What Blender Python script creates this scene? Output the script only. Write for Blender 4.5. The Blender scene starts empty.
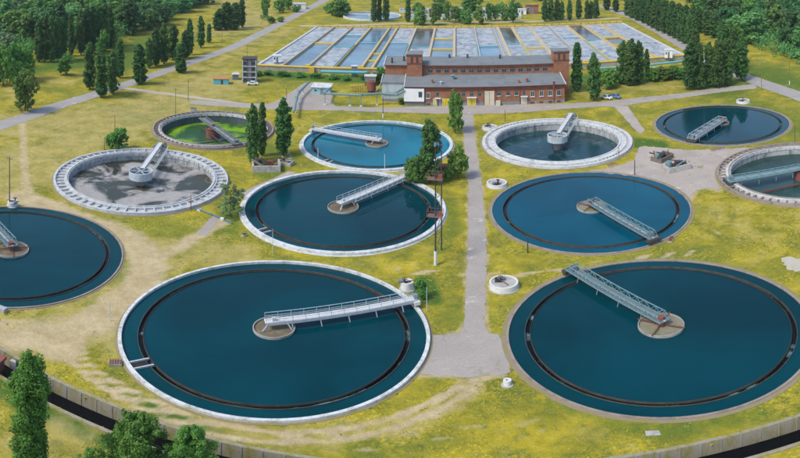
import bpy, math, random
import numpy as np
from mathutils import Vector
PI = math.pi
R = math.radians
rnd = random.Random(7)
nrg = np.random.default_rng(11)
S = bpy.context.scene

# ------------------------------------------------------------------ camera, sky, sun, exposure
EYE = 53.4576                                   # a drone's height in metres
LAT0, FX, FY = R(5.97125), 611.2334, 669.5333   # top edge below the horizon, pixels per radian of the stitched picture
cam_d = bpy.data.cameras.new("camera")
cam = bpy.data.objects.new("camera", cam_d)
S.collection.objects.link(cam)
cam.location = (0, 0, EYE)
cam.rotation_euler = (PI / 2, 0, 0)
cam_d.type = 'PANO'
cam_d.panorama_type = 'EQUIRECTANGULAR'
cam_d.longitude_min, cam_d.longitude_max = -400 / FX, 400 / FX
cam_d.latitude_max, cam_d.latitude_min = -LAT0, -(LAT0 + 458 / FY)
cam_d.clip_start, cam_d.clip_end = 0.5, 8000
S.camera = cam

SUN_EL, SUN_AZ = R(52), R(-125)                 # azimuth from +Y towards +X: behind the camera, left
w = bpy.data.worlds.new("World")
S.world = w
w.use_nodes = True
wt = w.node_tree
bg = wt.nodes['Background']
sky = wt.nodes.new('ShaderNodeTexSky')
sky.sky_type = 'NISHITA'
sky.sun_disc = False
sky.sun_elevation = SUN_EL
sky.sun_rotation = SUN_AZ
sky.dust_density = 1.8
sky.ozone_density = 2.5
wt.links.new(sky.outputs[0], bg.inputs[0])
bg.inputs[1].default_value = 0.13
sd = bpy.data.lights.new("sun", 'SUN')
sd.energy = 1.5
sd.angle = R(14)
sd.color = (1.0, 0.93, 0.80)
so = bpy.data.objects.new("sun", sd)
S.collection.objects.link(so)
sv = Vector((math.sin(SUN_AZ) * math.cos(SUN_EL), math.cos(SUN_AZ) * math.cos(SUN_EL), math.sin(SUN_EL)))
so.rotation_euler = sv.to_track_quat('Z', 'Y').to_euler()
so.location = (0, 0, 200)
S.view_settings.view_transform = 'Standard'
S.view_settings.look = 'None'
S.view_settings.exposure = 0.80
S.view_settings.gamma = 1.0


# ------------------------------------------------------------------ where a point of the survey picture stands on the ground
def G(px, py, z=0.0):
    lon = (px - 400) / FX
    d = (EYE - z) / math.tan(py / FY + LAT0)
    return d * math.sin(lon), d * math.cos(lon)


def ZT(px, pyb, pyt, zb=0.0):
    d = (EYE - zb) / math.tan(pyb / FY + LAT0)
    return EYE - d * math.tan(pyt / FY + LAT0)


def PXM(px, py):
    x, y = G(px, py)
    return FX / math.hypot(x, y)


# ------------------------------------------------------------------ materials
class NT:
    def __init__(s, name):
        s.m = bpy.data.materials.new(name)
        s.m.use_nodes = True
        s.t = s.m.node_tree
        s.b = s.t.nodes['Principled BSDF']
        s.out = s.t.nodes['Material Output']

    def n(s, kind, **kw):
        o = s.t.nodes.new('ShaderNode' + kind)
        for k, v in kw.items():
            setattr(o, k, v)
        return o

    def put(s, sock, v):
        if isinstance(v, (int, float)):
            sock.default_value = v
        elif isinstance(v, tuple):
            sock.default_value = v if len(v) == len(sock.default_value) else (*v, 1)
        else:
            s.t.links.new(v, sock)

    def pos(s, scale=(1, 1, 1), obj=False):
        mp = s.n('Mapping')
        mp.inputs['Scale'].default_value = scale
        if obj:
            s.t.links.new(s.n('TexCoord').outputs['Object'], mp.inputs[0])
        else:
            s.t.links.new(s.n('NewGeometry').outputs['Position'], mp.inputs[0])
        return mp.outputs[0]

    def noise(s, scale, detail=3, rough=.55, vec=None, dist=0):
        o = s.n('TexNoise')
        o.inputs['Scale'].default_value = scale
        o.inputs['Detail'].default_value = detail
        o.inputs['Roughness'].default_value = rough
        o.inputs['Distortion'].default_value = dist
        s.t.links.new(vec if vec is not None else s.pos(), o.inputs['Vector'])
        return o.outputs[0]

    def rng(s, v, a, b, c=0.0, d=1.0):
        o = s.n('MapRange')
        for i, q in enumerate((v, a, b, c, d)):
            s.put(o.inputs[i], q)
        return o.outputs[0]

    def math(s, op, a, b=0.0):
        o = s.n('Math', operation=op)
        s.put(o.inputs[0], a)
        s.put(o.inputs[1], b)
        return o.outputs[0]

    def mix(s, f, a, b, mode='MIX'):
        o = s.n('Mix', data_type='RGBA', blend_type=mode)
        s.put(o.inputs[0], f)
        s.put(o.inputs[6], a)
        s.put(o.inputs[7], b)
        return o.outputs[2]

    def attr(s, name):
        return s.n('Attribute', attribute_name=name)

    def bump(s, h, strength=.3, dist=.1):
        o = s.n('Bump')
        o.inputs['Strength'].default_value = strength
        o.inputs['Distance'].default_value = dist
        s.put(o.inputs['Height'], h)
        s.t.links.new(o.outputs[0], s.b.inputs['Normal'])

    def fin(s, col, rough=.8, metal=0.0, spec=.4):
        s.put(s.b.inputs['Base Color'], col)
        s.put(s.b.inputs['Roughness'], rough)
        s.b.inputs['Metallic'].default_value = metal
        s.b.inputs['Specular IOR Level'].default_value = spec
        return s.m


def worn(name, base, dirt=None, amount=.5, scale=.5, rough=.8, metal=0, streak=False, fine=4.0):
    """paint, concrete or metal with blotches of dirt and fine mottling"""
    t = NT(name)
    dirt = dirt or tuple(c * .55 for c in base)
    n1 = t.noise(scale, 5, .65, t.pos((1, 1, .25 if streak else 1)), .4)
    f = t.math('MULTIPLY', t.rng(n1, .45, .7), amount)
    c = t.mix(f, base, dirt)
    n2 = t.noise(fine, 3, .6)
    c = t.mix(.22, c, t.mix(n2, (0, 0, 0), (1, 1, 1)), 'OVERLAY')
    t.bump(n2, .15, .03)
    return t.fin(c, rough, metal)


M = {}
M['white'] = worn('white_painted_concrete', (.60, .62, .62), (.30, .29, .23), .95, 1.0, .8)
M['pale'] = worn('pale_concrete', (.56, .57, .56), (.27, .26, .22), .75, .7, .85)
M['stain'] = worn('streaked_concrete', (.40, .41, .40), (.07, .08, .07), .95, .9, .85, streak=True)
M['concrete'] = worn('grey_concrete', (.34, .33, .30), (.16, .15, .11), .7, .5, .9)
M['browncrete'] = worn('brown_weathered_concrete', (.30, .25, .21), (.12, .10, .08), .7, .6, .9)
M['apron'] = worn('earthy_concrete_apron', (.26, .215, .14), (.24, .22, .04), 1.0, .5, .95)
M['dark'] = worn('wet_concrete_and_hatch_shade', (.028, .026, .022), (.07, .055, .035), .6, .8, .5)  # wet concrete; also the painted darkness of the well hatches
M['weir'] = worn('algae_brown_concrete', (.016, .014, .010), (.040, .033, .020), .8, 1.1, .7)
M['steel'] = worn('light_galvanised_steel', (.52, .56, .58), (.36, .35, .32), .5, 1.2, .5, .2)
M['deck'] = worn('pale_steel_deck', (.62, .63, .62), (.42, .40, .36), .5, .9, .55, .1)
M['teal'] = worn('faded_turquoise_paint', (.15, .26, .28), (.22, .21, .19), .6, 1.3, .6)
M['tealdeck'] = worn('grey_turquoise_deck', (.13, .19, .20), (.14, .11, .08), .6, 1.1, .75)
M['greydeck'] = worn('grey_steel_deck', (.17, .19, .20), (.17, .16, .15), .6, 1.2, .7)
M['rust'] = worn('rusty_iron', (.16, .06, .035), (.07, .04, .03), .7, 1.5, .85)
M['redrust'] = worn('faded_red_iron', (.24, .08, .06), (.12, .07, .05), .6, 1.5, .85)
M['platformrust'] = worn('weathered_platform_planks', (.20, .105, .075), (.12, .10, .085), .7, 1.5, .9)
M['darkiron'] = worn('dark_iron', (.05, .05, .05), (.10, .06, .04), .6, 2, .7)
M['yellow'] = worn('yellow_pipe_paint', (.62, .42, .035), (.42, .33, .14), .6, .4, .6)
M['beige'] = worn('beige_walkway_concrete', (.50, .43, .30), (.33, .27, .17), .6, .4, .9)
M['bluepipe'] = worn('light_blue_paint', (.10, .42, .52), (.16, .30, .33), .5, .8, .6)
M['blue'] = worn('strong_blue_paint', (.035, .17, .34), (.05, .16, .25), .4, 1, .6)
M['brick'] = worn('red_brick', (.31, .135, .072), (.175, .085, .052), .95, .5, .92, fine=7)
M['brickdark'] = worn('dark_red_brick', (.16, .055, .04), (.10, .045, .035), .7, .6, .92, fine=7)
M['roof'] = worn('bitumen_roof_felt', (.18, .20, .205), (.12, .135, .14), .8, .25, .92, fine=2.5)
M['plinth'] = worn('grey_blue_plinth', (.22, .24, .26), (.14, .13, .13), .7, .5, .9)
M['annex'] = worn('pale_blue_render', (.44, .50, .52), (.26, .29, .30), .8, .5, .9, streak=True)
M['whitewall'] = worn('white_render', (.78, .78, .77), (.62, .60, .56), .4, .7, .8)
M['glass'] = worn('window_glass', (.03, .05, .06), (.06, .09, .10), .5, .6, .12)
M['frame'] = worn('white_window_frame', (.62, .63, .62), (.40, .39, .36), .4, 1, .6)
M['yellowdoor'] = worn('yellow_painted_door', (.66, .50, .03), (.5, .38, .06), .4, 1, .6)
M['creamdoor'] = worn('cream_gate', (.60, .53, .38), (.42, .36, .25), .5, .8, .7)
M['bluegrey'] = worn('blue_grey_cladding', (.16, .21, .25), (.10, .11, .12), .6, .8, .6)
M['orange'] = worn('orange_roofing', (.48, .22, .05), (.30, .16, .07), .6, 1, .8)
M['wood'] = worn('grey_weathered_wood', (.17, .14, .11), (.09, .08, .065), .6, 1.2, .9)
M['polewhite'] = worn('whitewashed_concrete', (.66, .66, .63), (.42, .41, .38), .5, 1.2, .85)
M['gravel'] = worn('pale_gravel', (.48, .44, .36), (.36, .32, .22), .7, .8, .95, fine=9)
M['rubber'] = worn('black_rubber', (.02, .02, .02), (.04, .04, .04), .3, 3, .8)
M['carwhite'] = worn('white_car_paint', (.72, .73, .74), (.66, .67, .68), .3, 1, .25)
M['carblue'] = worn('pale_blue_car_paint', (.16, .24, .36), (.14, .2, .3), .3, 1, .25)
M['soil'] = worn('trunk_bark', (.10, .08, .06), (.05, .045, .035), .6, 3, .95)
M['slab'] = worn('foundation_rubble', (.42, .41, .38), (.22, .20, .17), .8, .9, .9)


def water(name, deep, foam=None, foam_col=(.5, .5, .48), fscale=.12, lo=.5, hi=.62, rough=.05, ripple=.05, var=.25, stretch=(1, 1, 1), dist=1.2):
    t = NT(name)
    n1 = t.noise(.05, 3, .5, dist=.6)
    c = t.mix(t.rng(n1, .35, .7), tuple(k * (1 - var) for k in deep), tuple(k * (1 + var) for k in deep))
    r = t.rng(t.noise(.045, 3, .5, dist=.8), .38, .68, rough * .7, rough + .16)
    if foam:
        n2 = t.noise(fscale, 6, .62, t.pos(stretch), dist)
        f = t.math('MULTIPLY', t.rng(n2, lo, hi), foam)
        n3 = t.noise(fscale * 6, 4, .7)
        fc = t.mix(n3, tuple(k * .6 for k in foam_col), tuple(min(1, k * 1.25) for k in foam_col))
        c = t.mix(f, c, fc)
        r = t.rng(f, 0, 1, r, .7)
    nb = t.noise(1.1, 3, .6)
    t.bump(nb, ripple, .08)
    m = t.fin(c, r, 0, .5)
    t.b.inputs['IOR'].default_value = 1.24
    return m


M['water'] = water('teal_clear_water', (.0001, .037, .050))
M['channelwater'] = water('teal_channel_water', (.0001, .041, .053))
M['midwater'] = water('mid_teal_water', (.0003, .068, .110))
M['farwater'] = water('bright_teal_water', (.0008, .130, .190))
M['foamtrough'] = water('frothy_dark_water', (.004, .006, .007), .85, (.22, .42, .46), .16, .53, .66, .3)
M['scum'] = water('scummy_grey_water', (.045, .05, .036), .9, (.40, .38, .36), .11, .43, .53, .12, stretch=(1, 1, 1), dist=1.0)
M['swirl'] = water('dark_green_swirled_water', (.010, .045, .055), .35, (.16, .25, .26), .11, .52, .68, .1, dist=2.6)
M['algae'] = water('algae_green_water', (.028, .095, .022), .9, (.20, .38, .016), .085, .46, .56, .3, dist=.7)
M['greenwater'] = water('dull_green_water', (.022, .060, .055), .3, (.10, .15, .11), .1, .5, .66, .1)
M['canalwater'] = water('black_canal_water', (.004, .005, .007))
M['aerfoam'] = water('aerated_foamy_water', (.15, .19, .215), .9, (.50, .525, .54), .32, .34, .58, .25, dist=.7)
M['aerclear'] = water('blue_grey_basin_water', (.13, .215, .285), .35, (.40, .46, .50), .14, .5, .7, .12)
M['aerdark'] = water('brown_basin_water_reflections', (.07, .06, .045), .5, (.30, .32, .33), .12, .56, .68, .08)  # brown water, with its dark reflections painted into the base colour


def leafmat(name, dark, light, rv=.25):
    t = NT(name)
    tone = t.attr('tone').outputs['Fac']
    oi = t.n('ObjectInfo').outputs['Random']
    c = t.mix(tone, dark, light)
    hsv = t.n('HueSaturation')
    t.put(hsv.inputs['Hue'], t.rng(oi, 0, 1, .5 - .022 * rv * 4, .5 + .018 * rv * 4))
    t.put(hsv.inputs['Value'], t.rng(t.math('FRACT', t.math('MULTIPLY', oi, 7.31)), 0, 1, 1 - rv, 1 + rv))
    t.put(hsv.inputs['Color'], c)
    tr = t.n('BsdfTranslucent')
    t.put(tr.inputs[0], hsv.outputs[0])
    ms = t.n('MixShader')
    ms.inputs[0].default_value = .4
    t.t.links.new(t.b.outputs[0], ms.inputs[1])
    t.t.links.new(tr.outputs[0], ms.inputs[2])
    t.t.links.new(ms.outputs[0], t.out.inputs[0])
    return t.fin(hsv.outputs[0], .65, 0, .25)


M['leaf_poplar'] = leafmat('poplar_leaves', (0.044, 0.125, 0.036), (0.14, 0.265, 0.064), 0.22)
M['leaf_broad'] = leafmat('broad_leaves', (0.08, 0.21, 0.042), (0.23, 0.43, 0.09), 0.3)
M['leaf_wood'] = leafmat('woodland_leaves', (0.062, 0.185, 0.06), (0.185, 0.38, 0.11), 0.45)
M['leaf_fresh'] = leafmat('fresh_green_leaves', (0.08, 0.23, 0.045), (0.21, 0.44, 0.09), 0.2)
M['leaf_light'] = leafmat('grey_green_leaves', (0.11, 0.16, 0.08), (0.2, 0.29, 0.14), 0.3)

M['leaf_near'] = leafmat('near_poplar_leaves', (0.058, 0.155, 0.03), (0.18, 0.36, 0.064), 0.1)


def groundmat():
    t = NT('meadow_ground')
    a = t.attr('mask')
    sep = t.n('SeparateColor')
    t.t.links.new(a.outputs['Color'], sep.inputs[0])
    dirt, dry, lush = sep.outputs[0], sep.outputs[1], sep.outputs[2]
    big = t.noise(.035, 4, .55)
    mid = t.noise(.16, 5, .6, dist=.5)
    fin = t.noise(.9, 5, .65)
    tiny = t.noise(5, 3, .7)
    c = t.mix(t.rng(mid, .38, .69), (.195, .192, .022), (.47, .370, .028))
    c = t.mix(t.math('MULTIPLY', t.rng(big, .48, .66), .8), c, (.165, .19, .026))
    c = t.mix(t.math('MULTIPLY', t.rng(t.noise(.42, 4, .6), .53, .68), .75), c, (.125, .155, .030))
    c = t.mix(t.math('MULTIPLY', t.rng(t.noise(.27, 5, .65, dist=.8), .54, .68), .35), c, (.42, .335, .10))
    fl = t.math('MULTIPLY', t.rng(t.noise(.11, 3, .5), .48, .6), t.rng(t.noise(2.2, 4, .7), .52, .62))
    c = t.mix(t.math('MULTIPLY', fl, .8), c, (.60, .46, .03))
    gr = t.math('MULTIPLY', t.rng(t.noise(.085, 3, .5), .47, .6), t.rng(t.noise(1.3, 5, .7), .47, .60))
    c = t.mix(t.math('MULTIPLY', gr, .7), c, (.085, .135, .026))
    sw = t.rng(t.noise(1.7, 5, .72), .54, .68)
    c = t.mix(t.math('MULTIPLY', sw, .35), c, (.48, .39, .12))
    l = t.rng(t.math('ADD', lush, t.math('MULTIPLY', t.math('SUBTRACT', fin, .5), .9)), .25, .75)
    c = t.mix(l, c, (.07, .14, .022))
    d = t.rng(t.math('ADD', dry, t.math('MULTIPLY', t.math('SUBTRACT', mid, .5), 2.6)), .25, .8)
    st = t.noise(.22, 6, .62)
    c = t.mix(t.math('MULTIPLY', d, .72), c, t.mix(t.rng(st, .35, .65), (.30, .26, .075), (.45, .365, .15)))
    e = t.rng(t.math('ADD', dirt, t.math('MULTIPLY', t.math('SUBTRACT', t.noise(.3, 5, .6), .5), 1.3)), .32, .80)
    c = t.mix(e, c, t.mix(t.rng(t.noise(.25, 5, .6), .3, .7), (.38, .30, .155), (.52, .425, .25)))
    c = t.mix(.4, c, t.mix(t.rng(fin, .2, .8), (.25, .25, .25), (.75, .75, .75)), 'OVERLAY')
    c = t.mix(.35, c, t.mix(t.rng(tiny, .2, .8), (.1, .1, .1), (.9, .9, .9)), 'OVERLAY')
    t.bump(t.math('ADD', fin, t.math('MULTIPLY', tiny, .5)), .5, .25)
    return t.fin(c, .95, 0, .1)
    return t.fin(c, .95, 0, .1)


M['ground'] = groundmat()


def asphalt(name, a, b, moss=(.22, .21, .06), m=.5):
    t = NT(name)
    n1 = t.noise(.12, 5, .6, dist=.4)
    n2 = t.noise(3, 4, .7)
    c = t.mix(t.rng(n1, .3, .7), a, b)
    pale = t.rng(t.noise(.22, 4, .6, t.pos((1, 1.4, 1))), .62, .70)
    c = t.mix(t.math('MULTIPLY', pale, .75), c, tuple(min(1, k * 1.5) for k in b))
    v = t.n('TexVoronoi', feature='DISTANCE_TO_EDGE')
    v.inputs['Scale'].default_value = .33
    wv = t.n('VectorMath', operation='ADD')
    nz = t.n('TexNoise')
    nz.inputs['Scale'].default_value = .6
    t.t.links.new(t.pos(), nz.inputs['Vector'])
    t.t.links.new(t.pos(), wv.inputs[0])
    t.t.links.new(nz.outputs['Color'], wv.inputs[1])
    t.t.links.new(wv.outputs[0], v.inputs['Vector'])
    crack = t.math('MULTIPLY', t.rng(v.outputs[0], 0.0, .02, .35, 0), t.rng(t.noise(.15, 3), .4, .6))
    c = t.mix(crack, c, tuple(k * .4 for k in a))
    c = t.mix(t.math('MULTIPLY', t.rng(t.noise(.3, 5, .7), .58, .68), m), c, moss)
    c = t.mix(.3, c, t.mix(n2, (0, 0, 0), (1, 1, 1)), 'OVERLAY')
    t.bump(n2, .2, .03)
    return t.fin(c, .92, 0, .2)


M['asphalt'] = asphalt('old_grey_asphalt', (.315, .28, .245), (.39, .35, .31))
M['road'] = asphalt('road_asphalt', (.30, .28, .26), (.36, .34, .315), m=.15)
M['yard'] = asphalt('concrete_yard', (.34, .295, .25), (.44, .385, .335), m=.75)
M['lane'] = asphalt('pale_earth_lane', (.40, .35, .26), (.47, .41, .31), m=.5)


# ------------------------------------------------------------------ mesh helpers
class MB:
    def __init__(s):
        s.v, s.f = [], []

    def add(s, vs, fs):
        k = len(s.v)
        s.v += vs
        s.f += [tuple(i + k for i in f) for f in fs]
        return s

    BF = [(0, 3, 2, 1), (4, 5, 6, 7), (0, 1, 5, 4), (1, 2, 6, 5), (2, 3, 7, 6), (3, 0, 4, 7)]

    def box(s, x0, x1, y0, y1, z0, z1):
        return s.add([(x0, y0, z0), (x1, y0, z0), (x1, y1, z0), (x0, y1, z0), (x0, y0, z1), (x1, y0, z1), (x1, y1, z1), (x0, y1, z1)], s.BF)

    def hexa(s, b, t):
        return s.add(list(b) + list(t), s.BF)

    def bar(s, p, q, wd, ht=None):
        ht = ht or wd
        p, q = Vector(p), Vector(q)
        d = (q - p).normalized()
        up = Vector((0, 0, 1)) if abs(d.z) < .95 else Vector((0, 1, 0))
        a = d.cross(up).normalized()
        u = a.cross(d).normalized()
        a, u = a * wd / 2, u * ht / 2
        return s.add([tuple(k) for k in (p - a - u, p + a - u, q + a - u, q - a - u, p - a + u, p + a + u, q + a + u, q - a + u)], s.BF)

    def tube(s, p, q, r0, r1=None, n=8):
        r1 = r0 if r1 is None else r1
        p, q = Vector(p), Vector(q)
        d = (q - p).normalized()
        up = Vector((0, 0, 1)) if abs(d.z) < .95 else Vector((0, 1, 0))
        a = d.cross(up).normalized()
        u = a.cross(d).normalized()
        vs = []
        for c, r in ((p, r0), (q, r1)):
            for i in range(n):
                t = 2 * PI * i / n
                vs.append(tuple(c + a * r * math.cos(t) + u * r * math.sin(t)))
        fs = [(i, (i + 1) % n, n + (i + 1) % n, n + i) for i in range(n)]
        fs += [tuple(range(n - 1, -1, -1)), tuple(range(n, 2 * n))]
        return s.add(vs, fs)

    def ring(s, r0, r1, z0, z1, n=160, cx=0, cy=0):
        vs, fs = [], []
        for i in range(n):
            t = 2 * PI * i / n
            c, q = math.cos(t), math.sin(t)
            for r, z in ((r0, z0), (r1, z0), (r1, z1), (r0, z1)):
                vs.append((cx + r * c, cy + r * q, z))
        for i in range(n):
            a, b = 4 * i, 4 * ((i + 1) % n)
            for k in range(4):
                l = (k + 1) % 4
                fs.append((a + k, a + l, b + l, b + k))
        return s.add(vs, fs)

    def annulus(s, r0, r1, z, n=160):
        vs, fs = [], []
        for i in range(n):
            t = 2 * PI * i / n
            vs += [(r0 * math.cos(t), r0 * math.sin(t), z), (r1 * math.cos(t), r1 * math.sin(t), z)]
        for i in range(n):
            a, b = 2 * i, 2 * ((i + 1) % n)
            fs.append((a, a + 1, b + 1, b))
        return s.add(vs, fs)

    def cyl(s, r, z0, z1, n=48, r1=None, cx=0, cy=0):
        return s.tube((cx, cy, z0), (cx, cy, z1), r, r1, n)

    def build(s, name, mat, parent=None, loc=None, rotz=0, smooth=False):
        me = bpy.data.meshes.new(name)
        me.from_pydata(s.v, [], s.f)
        me.materials.append(mat)
        return link(name, me, parent, loc, rotz)


def link(name, me, parent=None, loc=None, rotz=0):
    o = bpy.data.objects.new(name, me)
    S.collection.objects.link(o)
    if parent:
        o.parent = parent
    if loc:
        o.location = loc
    if rotz:
        o.rotation_euler = (0, 0, rotz)
    return o


def tag(o, label=None, cat=None, group=None, kind=None):
    for k, v in (('label', label), ('category', cat), ('group', group), ('kind', kind)):
        if v:
            o[k] = v
    return o


def thing(name, label, cat, loc=(0, 0, 0), rotz=0, group=None):
    return tag(link(name, None, None, loc, rotz), label, cat, group)


def np_mesh(name, V, F, mats, tone=None, fm=None):
    """V (n,3), F (m,4) quads"""
    me = bpy.data.meshes.new(name)
    me.vertices.add(len(V))
    me.vertices.foreach_set('co', np.ascontiguousarray(V, np.float32).ravel())
    me.loops.add(F.size)
    me.loops.foreach_set('vertex_index', np.ascontiguousarray(F, np.int32).ravel())
    me.polygons.add(len(F))
    me.polygons.foreach_set('loop_start', np.arange(0, F.size, F.shape[1], dtype=np.int32))
    for m in mats:
        me.materials.append(m)
    if fm is not None:
        me.polygons.foreach_set('material_index', np.ascontiguousarray(fm, np.int32))
    me.update(calc_edges=True)
    if tone is not None:
        at = me.attributes.new('tone', 'FLOAT', 'POINT')
        at.data.foreach_set('value', np.ascontiguousarray(tone, np.float32))
    return me


# ------------------------------------------------------------------ the tanks' places (centre, outer radius)
TK = {'A': (-16.14, 77.16, 19.93), 'B': (32.94, 72.37, 19.96), 'C': (-11.27, 120.82, 20.30), 'D': (37.37, 115.54, 19.92),
      'E': (-6.14, 161.45, 20.10), 'F': (41.59, 157.96, 20.06), 'G': (90.61, 155.43, 19.96), 'H': (-56.47, 125.04, 19.55),
      'I': (-52.44, 166.02, 17.26), 'J': (-61.22, 82.87, 18.84), 'K': (86.62, 111.99, 19.71)}
CANAL = [(-60, 61.6), (-35.7, 56.3), (-16, 52.9), (21, 49.0), (60, 44.9)]   # inner face of the canal's far wall
CW = 3.5


def canal_y(x):
    for (xa, ya), (xb, yb) in zip(CANAL, CANAL[1:]):
        if xa <= x <= xb:
            return ya + (yb - ya) * (x - xa) / (xb - xa)
    return None


# ------------------------------------------------------------------ ground sheet
def pl(pts, z=0):
    return [G(a, b, z) for a, b in pts]


# dirt tracks and dry fields, as lines and areas on the ground: (points, half width, strength)
def ruts(pts, gap, hw, st):
    out = []
    for sgn in (-1, 1):
        q4 = []
        for i, p in enumerate(pts):
            u, v = pts[max(0, i - 1)], pts[min(len(pts) - 1, i + 1)]
            d = math.hypot(v[0] - u[0], v[1] - u[1])
            q4.append((p[0] - (v[1] - u[1]) / d * gap * sgn, p[1] + (v[0] - u[0]) / d * gap * sgn))
        out.append((q4, hw, st))
    return out


def curve(pts):
    # Catmull-Rom through the points, so that a track bends and does not kink
    out = []
    for i in range(len(pts) - 1):
        p0, p1, p2, p3 = pts[max(0, i - 1)], pts[i], pts[i + 1], pts[min(len(pts) - 1, i + 2)]
        for k in range(5):
            t = k / 5
            out.append(tuple(.5 * (2 * p1[j] + (p2[j] - p0[j]) * t + (2 * p0[j] - 5 * p1[j] + 4 * p2[j] - p3[j]) * t * t + (3 * p1[j] - p0[j] - 3 * p2[j] + p3[j]) * t ** 3) for j in (0, 1)))
    out.append(pts[-1])
    return out


TRACKS = [
    (curve(pl([(22, 120), (24, 150), (28, 188), (60, 206), (105, 222), (142, 245)])), 1.0, .8),
    (curve(pl([(20, 196), (70, 217), (115, 232), (145, 254), (146, 275), (128, 300), (95, 322), (45, 335), (-20, 342)])), 2.7, 1.0),
    (curve(pl([(-20, 325), (40, 322), (95, 318)])), 1.2, .7),
    (curve(pl([(112, 306), (72, 335), (62, 350)])), 2.2, 1.0),
    (curve(pl([(150, 262), (190, 240), (222, 222)])), 1.5, .8),
    (curve(pl([(300, 165), (288, 150), (300, 128), (330, 112)])), .5, .55),
    (curve(pl([(474, 384), (462, 400), (432, 416)])), 1.1, .6),
    (curve(pl([(130, 92), (165, 94), (215, 100), (255, 106)])), .8, .7),
    (curve(pl([(40, 150), (70, 180), (60, 205)])), .6, .5),
    (curve(pl([(700, 225), (740, 240), (800, 246)])), .5, .45),
]
TRACKS += ruts(curve(pl([(95, 320), (72, 340), (80, 362), (112, 386), (160, 410), (225, 431), (300, 437), (370, 429), (430, 408), (466, 388)])), .8, .42, 1.0)
TRACKS += ruts(curve(pl([(396, 270), (430, 272.5), (466, 273)])), .55, .2, .9)
TRACKS += ruts(curve(pl([(488, 275), (540, 274), (590, 265), (640, 258), (700, 252)])), .6, .22, .8)
TRACKS += ruts(curve(pl([(330, 448), (430, 436), (520, 425), (560, 428)])), .8, .3, .5)
TRACKS += ruts(curve(pl([(60, 115), (62, 150), (100, 190), (130, 225)])), .7, .25, .5)
TRACKS += ruts(curve(pl([(690, 205), (740, 222), (800, 232)])), .7, .22, .5)
TRACKS += [(pl([(461.5, 114), (464, 143), (468.5, 185), (468, 208), (467.5, 250), (465, 318), (462, 332), (448, 334), (428, 336)]), .5, .6), (pl([(473, 114), (476, 143), (481.7, 185), (484, 208), (486.5, 250), (485.5, 300), (485.5, 325), (490, 334)]), .5, .6),
           (pl([(419, 374), (440, 376), (472, 377.5), (503, 375)]), .6, .8), (pl([(768, 149), (735, 158), (722, 166), (716, 177), (720, 191), (708, 188), (696, 190), (689, 200)]), .8, .7)]
TRACKS += ruts(curve(pl([(120, 100), (190, 84), (250, 58), (300, 40)])), .8, .3, .5)
DRYS = [
    (pl([(30, 125), (90, 118), (150, 110), (190, 96), (215, 80)]), 12, 1.0),
    (pl([(5, 175), (50, 155), (90, 138), (130, 122)]), 11, .95),
    (pl([(200, 70), (250, 45), (290, 28)]), 9, .5),
    (pl([(0, 95), (30, 84), (70, 78)]), 7, .5),
    (pl([(215, 32), (240, 28), (255, 14), (230, 3)]), 14, .8),
    (pl([(40, 430), (60, 452), (20, 440)]), 3, .7),
    (pl([(0, 320), (60, 320), (110, 290)]), 5, .6),
    (pl([(560, 96), (620, 90), (680, 84)]), 5, .5),
    (pl([(165, 258), (200, 245), (235, 262)]), 5, .8),
    (pl([(75, 225), (120, 245), (140, 300), (90, 330), (0, 335)]), 4.5, .8),
    (pl([(120, 392), (200, 425), (300, 440), (420, 420)]), 2.0, .6),
    (pl([(700, 212), (760, 236), (800, 225)]), 6, .35),
]
LUSH = [
    (pl([(130, 395), (180, 420), (230, 440)]), 1.0, .8),
    (pl([(45, 412), (80, 430), (110, 445)]), 1.1, .9),
    (pl([(0, 385), (20, 400)]), 1.5, .9),
    (pl([(120, 345), (122, 325), (135, 300)]), 1.0, .7),
    (pl([(418, 290), (432, 300), (425, 280)]), 1.3, 1.0),
    (pl([(60, 60), (110, 66), (150, 40), (180, 40)]), 14, .65),
    (pl([(30, 70), (70, 65), (100, 60)]), 8, .7),
    (pl([(640, 143), (655, 145)]), 3.0, 1.2),
    (pl([(720, 90), (760, 70), (800, 85)]), 12, .65),
    (pl([(700, 85), (760, 110), (800, 130)]), 6, .55),
    (pl([(270, 74), (320, 78), (380, 80)]), 5, 1.0),
    (pl([(580, 80), (640, 76), (690, 72)]), 9, .8),
    (pl([(210, 180), (235, 210), (225, 230)]), 2.5, .6),
    (pl([(120, 258), (118, 232), (128, 280)]), 1.5, .6),
    (pl([(560, 400), (660, 432), (760, 415)]), 1.8, .5),
    (pl([(240, 140), (290, 155), (270, 175)]), 3.0, .6),
    (pl([(140, 124), (160, 110), (200, 106)]), 2.0, .4),
    (pl([(110, 110), (150, 118), (130, 122)]), 3.0, .7),
    (pl([(440, 250), (455, 230), (450, 200)]), 1.6, .5),
]


def seg_dist(X, Y, pts):
    best = np.full(X.shape, 1e9)
    for (ax, ay), (bx, by) in zip(pts, pts[1:]):
        dx, dy = bx - ax, by - ay
        t = np.clip(((X - ax) * dx + (Y - ay) * dy) / (dx * dx + dy * dy + 1e-9), 0, 1)
        best = np.minimum(best, np.hypot(X - ax - t * dx, Y - ay - t * dy))
    return best


def field(X, Y, lst):
    f = np.zeros(X.shape)
    for pts, hw, st in lst:
        d = seg_dist(X, Y, pts)
        f = np.maximum(f, st * np.clip(1.35 - d / hw * .7, 0, 1))
    return f


def axis(lo, hi, fine, ends):
    a = list(np.arange(lo, hi + .01, fine))
    left, right, stp = [], [], fine
    x = lo
    while x > ends[0]:
        stp *= 1.25
        x -= stp
        left.append(x)
    stp, x = fine, hi
    while x < ends[1]:
        stp *= 1.25
        x += stp
        right.append(x)
    return np.array(left[::-1] + a + right)


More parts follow.
